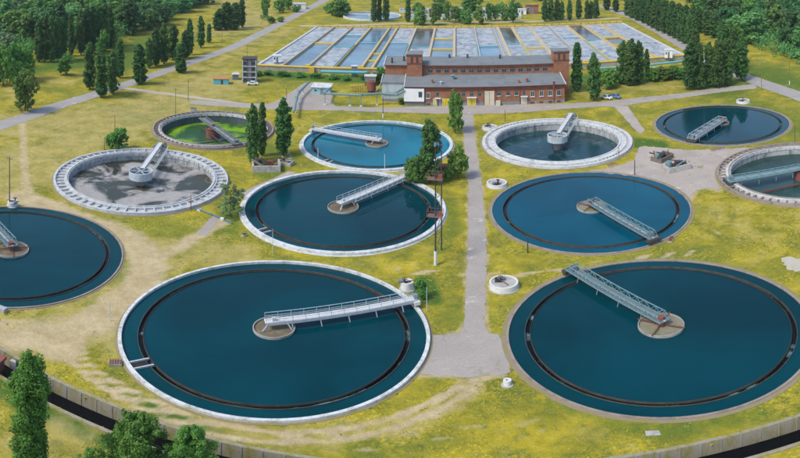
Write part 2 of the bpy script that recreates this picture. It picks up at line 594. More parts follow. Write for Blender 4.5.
xs = axis(-110, 125, .9, (-3500, 3500))
ys = axis(40, 225, .9, (-900, 5000))
GX, GY = np.meshgrid(xs, ys)
nx, ny = len(xs), len(ys)
VX, VY = GX.ravel().copy(), GY.ravel().copy()
for (cx, cy, r) in TK.values():
    d = np.hypot(VX - cx, VY - cy)
    rh = r - .2
    k = np.abs(d - rh) < .5
    VX[k] = cx + (VX[k] - cx) * rh / d[k]
    VY[k] = cy + (VY[k] - cy) * rh / d[k]
cyv = np.interp(VX, [p[0] for p in CANAL], [p[1] for p in CANAL])
inx = (VX > -60.5) & (VX < 60.5)
for off in (.2, -CW - .2):
    k = inx & (np.abs(VY - cyv - off) < .48)
    VY[k] = (cyv + off)[k]
ii, jj = np.meshgrid(np.arange(ny - 1), np.arange(nx - 1), indexing='ij')
q = (ii * nx + jj).ravel()
F = np.stack([q, q + 1, q + nx + 1, q + nx], 1)
FXc, FYc = VX[F].mean(1), VY[F].mean(1)
keep = np.ones(len(F), bool)
for (cx, cy, r) in TK.values():
    keep &= (np.hypot(VX[F] - cx, VY[F] - cy) > r - .24).all(1)
fcy = np.interp(FXc, [p[0] for p in CANAL], [p[1] for p in CANAL])
keep &= ~((FXc > -60.2) & (FXc < 60.2) & (FYc < fcy + .18) & (FYc > fcy - CW - .18))
F = F[keep]
VZ = nrg.normal(0, .03, len(VX)) * (np.abs(VX) < 126) * (VY < 226)
VZ = np.minimum(VZ, .0)
me = np_mesh('ground', np.stack([VX, VY, VZ], 1), F, [M['ground']])
ca = me.attributes.new('mask', 'FLOAT_COLOR', 'POINT')
dirtf = field(VX, VY, TRACKS)
dryf = field(VX, VY, DRYS)
lushf = field(VX, VY, LUSH)
col = np.stack([dirtf, dryf, lushf, np.ones_like(dirtf)], 1)
ca.data.foreach_set('color', col.astype(np.float32).ravel())
tag(link('ground', me), kind='structure')


def sheet(name, pts, mat, z, jit=.16, step=.55):
    """a flat paved area with a broken edge"""
    out = []
    n = len(pts)
    rr = random.Random(len(pts) * 31 + int(z * 1e4))
    for i in range(n):
        a, b = pts[i], pts[(i + 1) % n]
        L = math.hypot(b[0] - a[0], b[1] - a[1])
        k = max(1, int(L / max(step, L / 220)))
        nxn, nyn = -(b[1] - a[1]) / (L + 1e-9), (b[0] - a[0]) / (L + 1e-9)
        for j in range(k):
            t = j / k
            e = rr.uniform(-jit, jit) if j else 0
            out.append((a[0] + (b[0] - a[0]) * t + nxn * e, a[1] + (b[1] - a[1]) * t + nyn * e, z))
    from mathutils.geometry import tessellate_polygon
    tri = tessellate_polygon([[Vector(p) for p in out]])
    fs = []
    for i, j, k in tri:
        a, b, c = out[i], out[j], out[k]
        ar = (b[0] - a[0]) * (c[1] - a[1]) - (b[1] - a[1]) * (c[0] - a[0])
        if abs(ar) > 1e-7:
            fs.append((i, j, k) if ar > 0 else (i, k, j))
    me = bpy.data.meshes.new(name)
    me.from_pydata(out, [], fs)
    me.materials.append(mat)
    return tag(link(name, me), kind='structure')


def strip(pts, hw):
    """outline of a road along a centre line of (x, y)"""
    L, Rr = [], []
    for i, p in enumerate(pts):
        a, b = pts[max(0, i - 1)], pts[min(len(pts) - 1, i + 1)]
        d = math.hypot(b[0] - a[0], b[1] - a[1])
        nxn, nyn = -(b[1] - a[1]) / d, (b[0] - a[0]) / d
        h = hw[i] if isinstance(hw, (list, tuple)) else hw
        L.append((p[0] + nxn * h, p[1] + nyn * h))
        Rr.append((p[0] - nxn * h, p[1] - nyn * h))
    return L + Rr[::-1]


sheet('central_path', pl([(461.5, 114), (464, 143), (468.5, 185), (468, 208), (467.5, 250), (465, 318), (462, 332), (448, 334), (428, 336), (425, 350), (419, 374), (440, 376), (472, 377.5), (503, 375), (511, 372),
                          (510, 350), (498, 334), (490, 334), (485.5, 325), (485.5, 300), (486.5, 250), (484, 208), (481.7, 185), (476, 143), (473, 114)]), M['asphalt'], .012)
sheet('front_road', pl([(190, 104), (240, 107.5), (270, 109.5), (300, 110), (340, 110.5), (400, 112.5), (440, 113.5), (480, 114), (520, 112.5), (570, 108.5), (600, 106.5), (616, 107), (640, 103), (688, 97), (722, 92), (757, 88.5),
                        (755, 84), (720, 87.5), (687, 92.5), (640, 97.5), (600, 102), (570, 103.3), (520, 104.5), (480, 105), (440, 106), (400, 107), (370, 107.5), (335, 106), (331, 101), (333, 96), (318, 83), (305, 83), (292, 91), (279, 100), (268, 104), (240, 103), (190, 100)]), M['asphalt'], .016, .3)
sheet('left_road', strip(pl([(-60, 143), (0, 125.5), (60, 105), (118, 87), (180, 66), (230, 48.5), (262, 33), (300, 13), (325, 0)]), [3.2, 3.1, 3, 3, 3, 3.2, 3.4, 3.6, 4]), M['road'], .020)
sheet('field_lane', strip(pl([(124, 88), (165, 93.5), (215, 100), (262, 106.5)]), 1.3), M['lane'], .008, .3)
sheet('right_road', strip(pl([(840, 112), (800, 96), (770, 86), (748, 78), (715, 66), (690, 50), (662, 33), (635, 18.5), (600, 5)]), [4, 4, 4, 3.8, 3.6, 3.4, 3.4, 3.4, 3.4]), M['road'], .024, .2)
sheet('branch_path', pl([(613, 106), (628, 106), (636, 118), (645, 131), (640, 134), (632, 127), (622, 115)]), M['yard'], .020)
sheet('concrete_yard', pl([(588, 170.5), (612, 168), (634, 160), (638, 148), (644, 146), (658, 147.5), (690, 150), (735, 148.5), (770, 146), (768, 149), (735, 158), (722, 166), (716, 177), (720, 191), (708, 188), (696, 190), (689, 200),
                              (672, 186), (640, 176.5), (600, 172.5)]), M['yard'], .028, .35)
sheet('far_road', strip(pl([(300, 26), (400, 23.5), (500, 22), (620, 18)]), 2.6), M['lane'], .010)
sheet('ruin_path', strip(pl([(242, 196), (256, 188), (276, 180), (292, 172)]), [1.0, .9, 1.1, 1.0]), M['asphalt'], .012)
sheet('gravel_patch', pl([(781, 258), (790, 256.5), (803, 260), (806, 268), (795, 272), (786, 268)]), M['gravel'], .012, .3, .6)
sheet('broken_slab_path', pl([(197, 233), (213, 215), (221, 218), (206, 236)]), M['asphalt'], .012, .3)
sheet('concrete_pad', pl([(645, 431), (659, 430.5), (661, 435), (646, 436)]), M['slab'], .012, .05)


# ------------------------------------------------------------------ canal
def canal():
    t = thing('drainage_canal', 'open concrete drainage canal with dark water, crossing in front of the nearest tanks', 'canal')
    wallm = worn('mossy_canal_concrete', (.30, .27, .20), (.22, .195, .025), 1.0, 1.3, .9, streak=True)
    for off, h, name in ((0, .45, 'canal_wall'), (-CW - .45, .25, 'canal_wall')):
        m = MB()
        for (xa, ya), (xb, yb) in zip(CANAL, CANAL[1:]):
            m.hexa([(xa, ya + off, -2.2), (xb, yb + off, -2.2), (xb, yb + off + .45, -2.2), (xa, ya + off + .45, -2.2)],
                   [(xa, ya + off, h), (xb, yb + off, h), (xb, yb + off + .45, h), (xa, ya + off + .45, h)])
        m.build(name, wallm, t)
    m = MB()
    for (xa, ya), (xb, yb) in zip(CANAL, CANAL[1:]):
        m.add([(xa, ya, -1.7), (xa, ya - CW, -1.7), (xb, yb - CW, -1.7), (xb, yb, -1.7)], [(0, 1, 2, 3)])
    m.build('canal_water', M['canalwater'], t)
    ribm = MB().box(-.06, .06, -.06, -.002, -1.6, .35).build('wall_rib', M['concrete'], t, (-58, canal_y(-58), 0)).data
    for x in np.arange(-56, 58, 2.0):                      # upright ribs on the inner face of the far wall
        link('wall_rib', ribm, t, (x, canal_y(x), 0))
    return t


canal()
# footbridge and hut at the canal's left end
hx, hy = G(2, 372)
t = thing('timber_sluice_hut', 'small brown timber sluice hut at the canal, at the left picture edge', 'hut', (hx - 1.2, hy - .3, 0))
MB().box(-1.3, 1.0, -1.0, 1.0, 0, 1.5).build('wall', M['rust'], t)
MB().hexa([(-1.5, -1.2, 1.5), (1.2, -1.2, 1.5), (1.2, 1.2, 1.5), (-1.5, 1.2, 1.5)], [(-1.5, -1.2, 1.62), (1.2, -1.2, 1.62), (1.2, 1.2, 2.0), (-1.5, 1.2, 2.0)]).build('roof', M['redrust'], t)
MB().box(-.4, .4, -1.03, -1.0, 0, 1.3).build('door', M['wood'], t)
m = MB()
cx0, cy0 = G(12, 368)
t = thing('sluice_headwall', 'pale concrete sluice headwall closing the canal beside the hut', 'headwall', (cx0, cy0, 0))
m.box(-.5, 3.6, .2, .65, -.3, .9).build('wall', M['slab'], t)
MB().box(3.15, 3.6, -2.6, .198, -1.5, .7).build('wing_wall', M['slab'], t)
MB().box(.6, .8, -.1, .2, -.3, 1.5).build('gate_post', M['darkiron'], t)


# ------------------------------------------------------------------ settling tanks
def tank(key, label, rimm, rim_w, rim_h, apron=None, apron_w=1.2, wlev=.05, wmat='water', cmat='channelwater', launder=True, plat_r=2.9, plat='dark', brace=True, group='round settling tanks', wallm=None):
    cx, cy, r = TK[key]
    t = thing('settling_tank', label, 'settling tank', (cx, cy, 0), 0, group)
    ri = r - rim_w
    MB().ring(ri, r, -3, rim_h).build('rim', rimm, t)
    if apron:
        MB().ring(r - .02, r + apron_w, -.4, .045).build('apron', apron, t)
    if launder:
        r1, r0 = ri - 2.0, ri - 2.82
        MB().annulus(r1 - .03, ri + .05, wlev - .05).build('channel_water', M[cmat], t)
        MB().ring(r1 - .08, r1, -2, wlev + .07).build('launder_wall', M['weirlip'], t)
        MB().ring(r0, r0 + .10, -2, wlev + .08).build('weir_wall', M['weir'], t)
        MB().annulus(r0 + .09, r1 - .07, wlev - .38).build('launder_water', M['foamtrough'], t)
        MB().cyl(r0 + .05, wlev - .03, wlev, 160).build('water', M[wmat], t)
        MB().ring(r0 + .1005, r0 + .125, wlev - .2, wlev + .11).build('weir_plate', M['weirlip'], t)
    else:
        MB().cyl(ri + .05, wlev - .03, wlev, 160).build('water', M[wmat], t)
    if plat_r:
        MB().ring(plat_r - .14, plat_r, -2, wlev + .38, 64).build('feed_ring', M['concrete'], t)
        MB().cyl(plat_r - .1, -1, wlev + .13, 64).build('feed_well', M[plat], t)
        if brace:
            for k in range(4):
                a = PI / 4 + k * PI / 2
                MB().bar((0, 0, wlev + .42), ((plat_r + .25) * math.cos(a), (plat_r + .25) * math.sin(a), wlev + .46), .14, .12).build('brace', M['rust'], t)
    return t


def outlet(t, key, ang, wlev=-.1):
    """the twin beams where the outlet pipe crosses the outer channel, a child of its tank"""
    r = TK[key][2]
    c, s = math.cos(ang), math.sin(ang)
    for o in (-.75, .75):
        MB().bar(((r - .5) * c - o * s, (r - .5) * s + o * c, wlev + .22), ((r - 3.0) * c - o * s, (r - 3.0) * s + o * c, wlev + .22), .22, .3).build('outlet_beam', M['steel'], t)
    MB().bar(((r - .6) * c, (r - .6) * s, wlev + .06), ((r - 2.5) * c, (r - 2.5) * s, wlev + .06), 1.2, .1).build('outlet_pipe', M['weir'], t)


def ang_to(key, px, py, z=1.4):
    x, y = G(px, py, z)
    return math.atan2(y - TK[key][1], x - TK[key][0])


M['weirlip'] = worn('pale_weir_lip', (.075, .075, .065), (.03, .03, .022), .9, .8, .7)
M['plat_mud'] = worn('muddy_feed_well', (.13, .10, .065), (.22, .19, .12), .8, .7, .8)
M['plat_grey'] = worn('silted_feed_well', (.235, .215, .155), (.15, .15, .05), .9, .6, .9)
tA = tank('A', 'largest looking near left settling tank with white rim and pale walkway bridge', M['white'], .46, .42, M['apron'], .35, plat='plat_mud', plat_r=2.75, brace=False)
outlet(tA, 'A', ang_to('A', 121, 360))
tB = tank('B', 'near right settling tank with earthy apron and rusty cross on its pale central platform', M['browncrete'], .34, .16, M['apron'], .6, plat='plat_grey', plat_r=3.05)
tC = tank('C', 'white rimmed settling tank in the left middle, behind the near left tank', M['white'], .85, .5, M['pale'], .3, plat='plat_mud', plat_r=3.1, brace=False)
outlet(tC, 'C', ang_to('C', 250, 228))
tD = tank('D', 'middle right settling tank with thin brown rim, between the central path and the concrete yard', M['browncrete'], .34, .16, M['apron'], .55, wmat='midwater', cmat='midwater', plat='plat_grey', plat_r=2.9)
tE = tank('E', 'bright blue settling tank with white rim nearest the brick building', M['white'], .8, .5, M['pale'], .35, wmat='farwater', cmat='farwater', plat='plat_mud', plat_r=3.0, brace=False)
outlet(tE, 'E', ang_to('E', 322, 158))
tG = tank('G', 'settling tank at the upper right below the roadside poplars', M['browncrete'], .36, .18, M['apron'], .7, plat='redrust', plat_r=2.0)
tJ = tank('J', 'settling tank cut by the left picture edge with a dark rim', M['browncrete'], .26, .2, M['apron'], .35, plat='plat_mud', plat_r=3.0)


def bowl_tank(key, label, rimm, wmat, in_w, ch_w, out_w, wlev, ties, feed, innerm, chm, wallm, notches, tie_w=.13, bed=-.5):
    cx, cy, r = TK[key]
    t = thing('primary_clarifier', label, 'clarifier tank', (cx, cy, 0), 0, 'deep clarifier tanks with double rims')
    ra, rb, rc = r - out_w, r - out_w - ch_w, r - out_w - ch_w - in_w
    MB().ring(ra, r, -1.2, .62).build('outer_rim', rimm, t)
    MB().ring(r, r + .5, -.4, .05).build('apron', M['apron'], t)
    MB().ring(rc, rb, -.25, .58).build('inner_rim', innerm, t)
    MB().ring(rc + .12, rb, -3.4, -.2505).build('inner_wall', wallm, t)
    MB().ring(rc + .25, rc + .55, .578, .78).build('rail_kerb', rimm, t)
    MB().annulus(rb - .02, ra + .02, bed).build('channel_bed', chm, t)
    MB().cyl(rc + .05, wlev - .03, wlev, 160).build('water', M[wmat], t)
    me = None
    for i in range(ties):
        a = 2 * PI * (i + .5) / ties
        if me is None:
            o = MB().box(rb - .01, ra + .01, -tie_w, tie_w, .22, .54).build('tie_beam', rimm, t)
            me = o.data
        else:
            o = link('tie_beam', me, t)
        o.rotation_euler = (0, 0, a)
    m2 = None
    for i in range(notches):
        a = 2 * PI * (i + .25) / notches
        if m2 is None:
            o = MB().box(rc - .14, rc - .003, -.13, .13, -.05, .42).build('wall_bracket', M['stain'], t)
            m2 = o.data
        else:
            o = link('wall_bracket', m2, t)
        o.rotation_euler = (0, 0, a)
    if feed == 'bowl':
        MB().ring(2.45, 2.7, .35, 2.0, 64).build('feed_drum', M['drum'], t)
        MB().cyl(2.47, .4, .7, 48).build('drum_floor', M['tealdeck'], t)
        MB().cyl(.9, wlev - .5, .3, 24, 1.1).build('drum_pedestal', M['browncrete'], t)
        for k in range(3):
            a = k * PI / 3 + .3
            MB().bar((-2.45 * math.cos(a), -2.45 * math.sin(a), 1.85), (2.45 * math.cos(a), 2.45 * math.sin(a), 1.85), .14, .2).build('drum_truss', M['steel'], t)
    else:
        MB().cyl(2.0, wlev - .3, .35, 48).build('feed_drum', M['redrust'], t)
        MB().ring(1.9, 2.15, .345, .55, 48).build('drum_collar', M['rust'], t)
        MB().cyl(.6, .34, 1.1, 24).build('drum_hub', M['darkiron'], t)
    return t


M['darkwall'] = worn('dark_blue_grey_wall', (.085, .105, .115), (.03, .035, .035), .9, 1.1, .8, streak=True)
M['drum'] = worn('blue_white_drum_paint', (.46, .53, .56), (.26, .27, .26), .8, .9, .7, streak=True)
M['greyrim'] = worn('grey_stained_rim', (.50, .52, .53), (.28, .27, .24), .8, .8, .85)
M['inner_dark'] = worn('algae_streaked_wall', (.44, .45, .44), (.10, .11, .10), .85, 1.2, .85, streak=True)
bowl_tank('F', 'grey white double rimmed clarifier right of the central path with a clean white feed drum', M['pale'], 'swirl', 2.0, .75, .85, -1.9, 96, 'bowl', M['pale'], M['stain'], M['stain'], 48, .08)
bowl_tank('H', 'double rimmed clarifier on the left with grey scum on its water and white feed drum', M['greyrim'], 'scum', .95, 1.9, .5, -1.35, 60, 'bowl', M['greyrim'], M['greyrim'], M['stain'], 60, .09, .12)
bowl_tank('I', 'smaller clarifier on the left with bright green algae and a rusty drum', M['browncrete'], 'algae', .85, 1.3, .4, -2.2, 64, 'drum', M['pale'], M['dark'], M['darkwall'], 48)
bowl_tank('K', 'double rimmed clarifier cut by the right picture edge beside the concrete yard', M['browncrete'], 'greenwater', 1.1, 1.6, .4, -1.5, 64, 'drum', M['pale'], M['pale'], M['stain'], 44)


# ------------------------------------------------------------------ scraper bridges
def frame_of(p, q):
    dx, dy = q[0] - p[0], q[1] - p[1]
    return math.hypot(dx, dy), math.atan2(dy, dx)


def walkway_bridge(label, p, q, z, arms=5, width=1.25, twin=False, far_rail=True):
    """pale walkway from the middle of a tank (p) to its rim (q)"""
    L, a = frame_of(p, q)
    t = thing('scraper_bridge', label, 'scraper bridge', (p[0], p[1], 0), a, 'rotating scraper bridges on the tanks')
    hw = width / 2
    MB().box(-1.2, L, -hw, hw, z - .14, z).build('deck', M['deck'], t)
    for s in (-1, 1):
        MB().box(-1.2, L, s * hw - (.03 if s < 0 else -.002), s * hw + (.002 if s < 0 else .03) + (0), z - .42, z + .06).build('girder', M['steel'], t)
    for s in (-1, 1):
        m = MB()
        y = s * (hw - .04)
        n = int(L / 1.6)
        for i in range(n + 1):
            x = -1.1 + (L + 1.0) * i / n
            m.bar((x, y, z), (x, y, z + 1.05), .055)
        m.bar((-1.1, y, z + 1.05), (L - .1, y, z + 1.05), .07)
        m.bar((-1.1, y, z + .55), (L - .1, y, z + .55), .05)
        m.build('railing', M['steel'], t)
    for k in range(arms):
        x = 2.2 + (L - 4.5) * k / max(1, arms - 1)
        MB().bar((x, -hw + .1, z - .14), (x + .25, -hw - .15, -.3), .12).build('scraper_arm', M['steel'], t)
    m = MB().bar((-.9, -hw, z - .2), (-1.6, -hw - .1, .3), .14)
    m.build('bridge_leg', M['steel'], t)
    MB().bar((.6, hw, z - .2), (.9, hw + .4, .3), .14).build('bridge_leg', M['steel'], t)
    MB().bar((1.6, -hw, z - .2), (2.2, -hw - .3, .2), .14).build('bridge_leg', M['steel'], t)
    cr = MB().box(L - .5, L + .35, -hw - .35, hw + .5, z - .75, z - .15).build('end_carriage', M['white'], t)
    for s in (-1, 1):
        MB().tube((L, s * (hw + .2) - .12, .82), (L, s * (hw + .2) + .12, .82), .28, n=14).build('wheel', M['rubber'], cr)
    MB().box(L - .25, L + .3, -.3, .35, z + .0, z + .65).build('motor_box', M['bluegrey'], t)
    MB().box(-.25, .25, -.25, .25, z, z + .5).build('pivot_box', M['steel'], t)
    if twin:
        m = MB()
        y = -hw - 1.1
        for zz in (z - .1, z + .55):
            m.bar((1.5, y, zz), (L - 2.5, y, zz), .12)
        n = 10
        for i in range(n):
            x0 = 1.5 + (L - 4) * i / n
            x1 = 1.5 + (L - 4) * (i + 1) / n
            m.bar((x0, y, z - .1), ((x0 + x1) / 2, y, z + .55), .08)
            m.bar(((x0 + x1) / 2, y, z + .55), (x1, y, z - .1), .08)
        m.build('side_truss', M['steel'], t)
    return t


def truss_bridge(label, p, q, z, width=1.8, height=.95, tm='teal', dm='tealdeck', ext=0.0, sag=.5, nb=11):
    """latticed scraper bridge from the tank middle (p) to its rim (q)"""
    L, a = frame_of(p, q)
    t = thing('scraper_bridge', label, 'scraper bridge', (p[0], p[1], 0), a, 'rotating scraper bridges on the tanks')
    hw = width / 2
    MB().box(-.8 - ext, L, -hw + .12, hw - .12, z - .08, z).build('deck', M[dm], t)
    for s in (-1, 1):
        m = MB()
        y = s * hw
        x0, x1 = -.8 - ext, L
        m.bar((x0, y, z), (x1, y, z), .15)
        m.bar((x0 + .9, y, z + height), (x1 - .9, y, z + height), .12)
        for i in range(nb):
            xa, xb = x0 + (x1 - x0) * i / nb, x0 + (x1 - x0) * (i + 1) / nb
            xm = (xa + xb) / 2
            m.bar((xa, y, z), (xm, y, z + height), .065)
            m.bar((xm, y, z + height), (xb, y, z), .065)
            m.bar((xm, y, z), (xm, y, z + height), .05)
        m.build('side_truss', M[tm], t)
    for i in range(6):
        x = .5 + (L - 1.4) * i / 5
        MB().bar((x, -hw + .08, z + height), (x, hw - .08, z + height), .09).build('cross_beam', M[tm], t)
    m = MB()
    m.bar((-.8, 0, z + .02), (L, 0, z + .02), .22, .06)
    m.build('cable_tray', M['steel'], t)
    cr = MB().box(L - .6, L + .4, -hw - .4, hw + .4, z - .6, z - .09).build('end_carriage', M['darkiron'], t)
    for s in (-1, 1):
        MB().tube((L, s * (hw + .2) - .12, z - .65), (L, s * (hw + .2) + .12, z - .65), .28, n=14).build('wheel', M['rubber'], cr)
    MB().box(L - 1.4, L - .5, -.45, .45, z, z + .8).build('motor_box', M['bluegrey'], t)
    MB().tube((0, 0, .1), (0, 0, z + .5), .45, n=20).build('pivot_column', M['redrust'], t)
    for k in range(4):
        x = 3 + (L - 6) * k / 3
        MB().bar((x, hw - .3, z - .08), (x + .2, hw - .1, -.4), .12).build('scraper_arm', M[tm], t)
    return t


def cen(k):
    return TK[k][0], TK[k][1]


def rimpt(k, px, py, z, inset):
    a = ang_to(k, px, py, z)
    r = TK[k][2] - inset
    return cen(k)[0] + r * math.cos(a), cen(k)[1] + r * math.sin(a)


walkway_bridge('pale walkway bridge over the near left tank, its end on the rim at right', cen('A'), rimpt('A', 411, 299, 1.5, .1), 1.5, 5)
walkway_bridge('pale walkway bridge with side truss over the middle left white rimmed tank', cen('C'), rimpt('C', 398, 178, 1.5, .3), 1.5, 4, 1.5, True)
walkway_bridge('pale walkway bridge over the bright blue tank nearest the brick building, pointing left', cen('E'), rimpt('E', 319, 129, 1.5, .3), 1.5, 4, 1.6)
truss_bridge('turquoise lattice bridge over the near right tank, pointing to the upper left', cen('B'), rimpt('B', 577, 272, 1.3, .1), 1.25)
truss_bridge('turquoise lattice bridge over the middle right tank, pointing to the lower right', cen('D'), rimpt('D', 657, 240, 1.2, .1), 1.25)
truss_bridge('grey lattice bridge over the upper right tank, pointing to the lower left', cen('G'), rimpt('G', 688, 141, 1.2, .1), 1.25, 2.4, .9, 'steel', 'tealdeck')
truss_bridge('turquoise lattice bridge over the tank at the left picture edge', cen('J'), rimpt('J', -25, 205, 1.2, .1), 1.25)
truss_bridge('broad turquoise bridge over the clarifier at the right picture edge', cen('K'), rimpt('K', 727, 180, 1.2, 1.0), 1.1, 2.6, .5, 'teal', 'teal')
truss_bridge('grey bridge over the algae green clarifier, reaching to its near rim', cen('I'), rimpt('I', 245, 149, 1.0, .6), 1.0, 1.9, .6, 'greydeck', 'greydeck', 8.0)


def gangway(label, key, px, py):
    """white box girder from the feed drum to the far rim of a deep clarifier"""
    p, qq = cen(key), rimpt(key, px, py, 1.2, -.3)
    L, a = frame_of(p, qq)
    t = thing('scraper_bridge', label, 'scraper bridge', (p[0], p[1], 0), a, 'rotating scraper bridges on the tanks')
    MB().box(1.4, L, -.55, .55, 2.0, 2.12).build('deck', M['deck'], t)
    for s in (-1, 1):
        MB().box(1.4, L, s * .582 - .03, s * .582 + .03, 1.6, 2.25).build('girder', M['white'], t)
    m = MB()
    for y in (-2.4,):
        for zz in (1.1, 1.9):
            m.bar((2.2, y, zz), (L - 2, y, zz), .13)
        for i in range(9):
            x0, x1 = 2.2 + (L - 4.2) * i / 9, 2.2 + (L - 4.2) * (i + 1) / 9
            m.bar((x0, y, 1.1), (x1, y, 1.9), .09)
            m.bar((x1, y, 1.1), (x1, y, 1.9), .09)
        for i in range(4):
            x = 3 + (L - 6) * i / 3
            m.bar((x, y, 1.5), (x, -.78, 1.8), .09)
    m.build('side_truss', M['steel'], t)
    c = MB().box(L - .9, L + .5, -1.5, 1.7, .85, 1.55).build('end_carriage', M['greydeck'], t)
    for s in (-1, 1):
        MB().tube((L - .2, s * 1.2 - .12, .85), (L - .2, s * 1.2 + .12, .85), .26, n=14).build('wheel', M['rubber'], c)
    MB().box(L - .3, L + .45, -1.4, -.9, 1.55, 2.3).build('motor_box', M['bluegrey'], t)
    for k in range(3):
        x = 4 + (L - 7) * k / 2
        MB().bar((x, -.7, 1.7), (x, -1.1, -2.2), .13).build('scraper_arm', M['steel'], t)


gangway('white gangway from the drum to the far rim of the clean double rimmed clarifier', 'F', 570, 118)
gangway('white gangway from the drum to the far rim of the scum covered clarifier', 'H', 160, 147)


def skim(label, key, pa, pb, z, mat, wd=.35):
    a, b = G(*pa, z), G(*pb, z)
    L, an = frame_of(a, b)
    t = thing('skimmer_beam', label, 'beam', (a[0], a[1], 0), an, 'loose skimmer beams')
    MB().bar((0, 0, z), (L, 0, z), wd, .3).build('beam', mat, t)
    n = 4
    for i in range(n):
        x = L * (i + .5) / n
        MB().bar((x, 0, z - .15), (x, 0, z - 1.2), .1).build('hanger', mat, t)


skim('thin dark beam across the left of the algae green clarifier', 'I', (198, 125.5), (228, 147), -.6, M['darkiron'])
skim('low dark pipe lying across the near part of the algae green water', 'I', (189, 144.5), (243, 136.5), -1.9, M['bluegrey'])
skim('rusty skimmer arm across the clarifier at the right picture edge', 'K', (753, 194), (799, 184), -.9, M['rust'])


# ------------------------------------------------------------------ aeration basins behind the building
def basins():
    zt = 1.5
    FLc, FRc, BLc, BRc = (G(256, 65.5, zt), G(686, 55.5, zt), G(316.5, 26.5, zt), G(622, 22.5, zt))

    def at(u, v):
        return (FLc[0] * (1 - u) * (1 - v) + FRc[0] * u * (1 - v) + BLc[0] * (1 - u) * v + BRc[0] * u * v,
                FLc[1] * (1 - u) * (1 - v) + FRc[1] * u * (1 - v) + BLc[1] * (1 - u) * v + BRc[1] * u * v)
    ox, oy = at(.5, .5)
    t = thing('aeration_basin_block', 'long block of parallel aeration basins with foamy water behind the brick building', 'aeration basins', (ox, oy, 0))

    def L(u, v, z, du=0, dv=0):
        x, y = at(u, v)
        return (x - ox + du, y - oy + dv, z)

    def slab(name, u0, v0, u1, v1, wd, z0, z1, mat, tag_=None):
        a, b = L(u0, v0, 0), L(u1, v1, 0)
        dx, dy = b[0] - a[0], b[1] - a[1]
        d = math.hypot(dx, dy)
        nxn, nyn = -dy / d * wd / 2, dx / d * wd / 2
        q4 = [(a[0] - nxn, a[1] - nyn), (b[0] - nxn, b[1] - nyn), (b[0] + nxn, b[1] + nyn), (a[0] + nxn, a[1] + nyn)]
        return MB().hexa([(*k, z0) for k in q4], [(*k, z1) for k in q4]).build(name, mat, t)

    def pipe(u0, v0, u1, v1, z, r, mat, name='yellow_pipe', off=0):
        a, b = L(u0, v0, z), L(u1, v1, z)
        return MB().tube((a[0] + off, a[1], z), (b[0] + off, b[1], z), r, n=8).build(name, mat, t)
    slab('outer_wall', 0, 0, 1, 0, 1.2, -1, zt, M['concrete'])
    slab('outer_wall', 0, 1, 1, 1, 1.2, -1, zt + .003, M['beige'])
    slab('outer_wall', 0, .006, 0, .994, 1.1, -1, zt - .004, M['pale'])
    slab('outer_wall', 1, .006, 1, .994, 1.1, -1, zt - .004, M['pale'])
    bx = [316.5, 334.5, 352.5, 371, 389.5, 397, 415.4, 433.9, 453, 472, 490.5, 495.5, 510, 528, 547.5, 566.6, 584.6, 603.5, 622]
    us = [(G(x, 26)[0] - G(316.5, 26)[0]) / (G(622, 23)[0] - G(316.5, 26)[0]) for x in bx]
    us[-1] = 1.0
    C_, F_, D_ = 'aerclear', 'aerfoam', 'aerdark'
    lanes = [[(0, 1, F_)], [(0, .52, C_), (.52, 1, F_)], [(0, .45, F_), (.45, .75, C_), (.75, 1, F_)], [(0, .55, C_), (.55, 1, C_)], [(0, .16, C_), (.16, .3, C_), (.3, 1, C_)],
             [(0, .55, C_), (.55, 1, F_)], [(0, .45, F_), (.45, 1, D_)], [(0, .4, C_), (.4, .66, C_), (.66, 1, F_)], [(0, 1, F_)], [(0, .45, C_), (.45, 1, F_)], [(0, 1, F_)],
             [(0, .5, F_), (.5, 1, D_)], [(0, .38, F_), (.38, 1, F_)], [(0, 1, F_)], [(0, .6, F_), (.6, 1, F_)], [(0, .52, F_), (.52, 1, D_)], [(0, .36, F_), (.36, .55, D_), (.55, 1, F_)], [(0, 1, F_)]]
    yel_cross = {1, 4, 7, 12, 16}
    for i, ln in enumerate(lanes):
        u0, u1 = us[i], us[i + 1]
        for (v0, v1, k) in ln:
            MB().add([L(u0, v0, zt - .45), L(u1, v0, zt - .45), L(u1, v1, zt - .45), L(u0, v1, zt - .45)], [(0, 1, 2, 3)]).build('basin_water', M[k], t)
            if v0 > 0:
                e = .55 / 186
                if i in yel_cross:
                    slab('cross_wall', u0 + e, v0, u1 - e, v0, 1.5, -.5, zt + .1, M['yellow'])
                else:
                    pipe(u0 + e, v0, u1 - e, v0, zt - .1, .22, M['bluepipe'], 'blue_pipe')
    ycol = {3, 4, 5, 9, 12, 14, 15, 16, 17}
    for i in range(1, len(us) - 1):
        u = us[i]
        grey = i in (9, 10, 14)
        slab('divider_wall', u, .008, u, .992, 1.5, -.5, zt + .02, M['concrete'] if grey else M['beige'])
        pipe(u, .01, u, .99, zt + .32, .22, M['steel'] if grey else (M['yellow'] if i in ycol else M['beige']), 'air_pipe', .38)
        if i % 3 == 0:
            pipe(u, .0, u, .5, zt + .3, .17, M['bluepipe'], 'blue_pipe', -.5)
        if i % 2 == 0:
            a = L(u, .015, 0)
            MB().box(a[0] - .9, a[0] + .9, a[1] - .9, a[1] + .9, zt + .025, zt + .9).build('valve_box', M['yellow'], t)
    e = 1.0 / 186
    pipe(-.01, -.004, .40, -.004, zt + .35, .42, M['yellow'])
    pipe(.60, -.004, 1.0, -.004, zt + .35, .42, M['yellow'])
    pipe(0, 1.004, 1, 1.004, zt + .5, .35, M['yellow'])
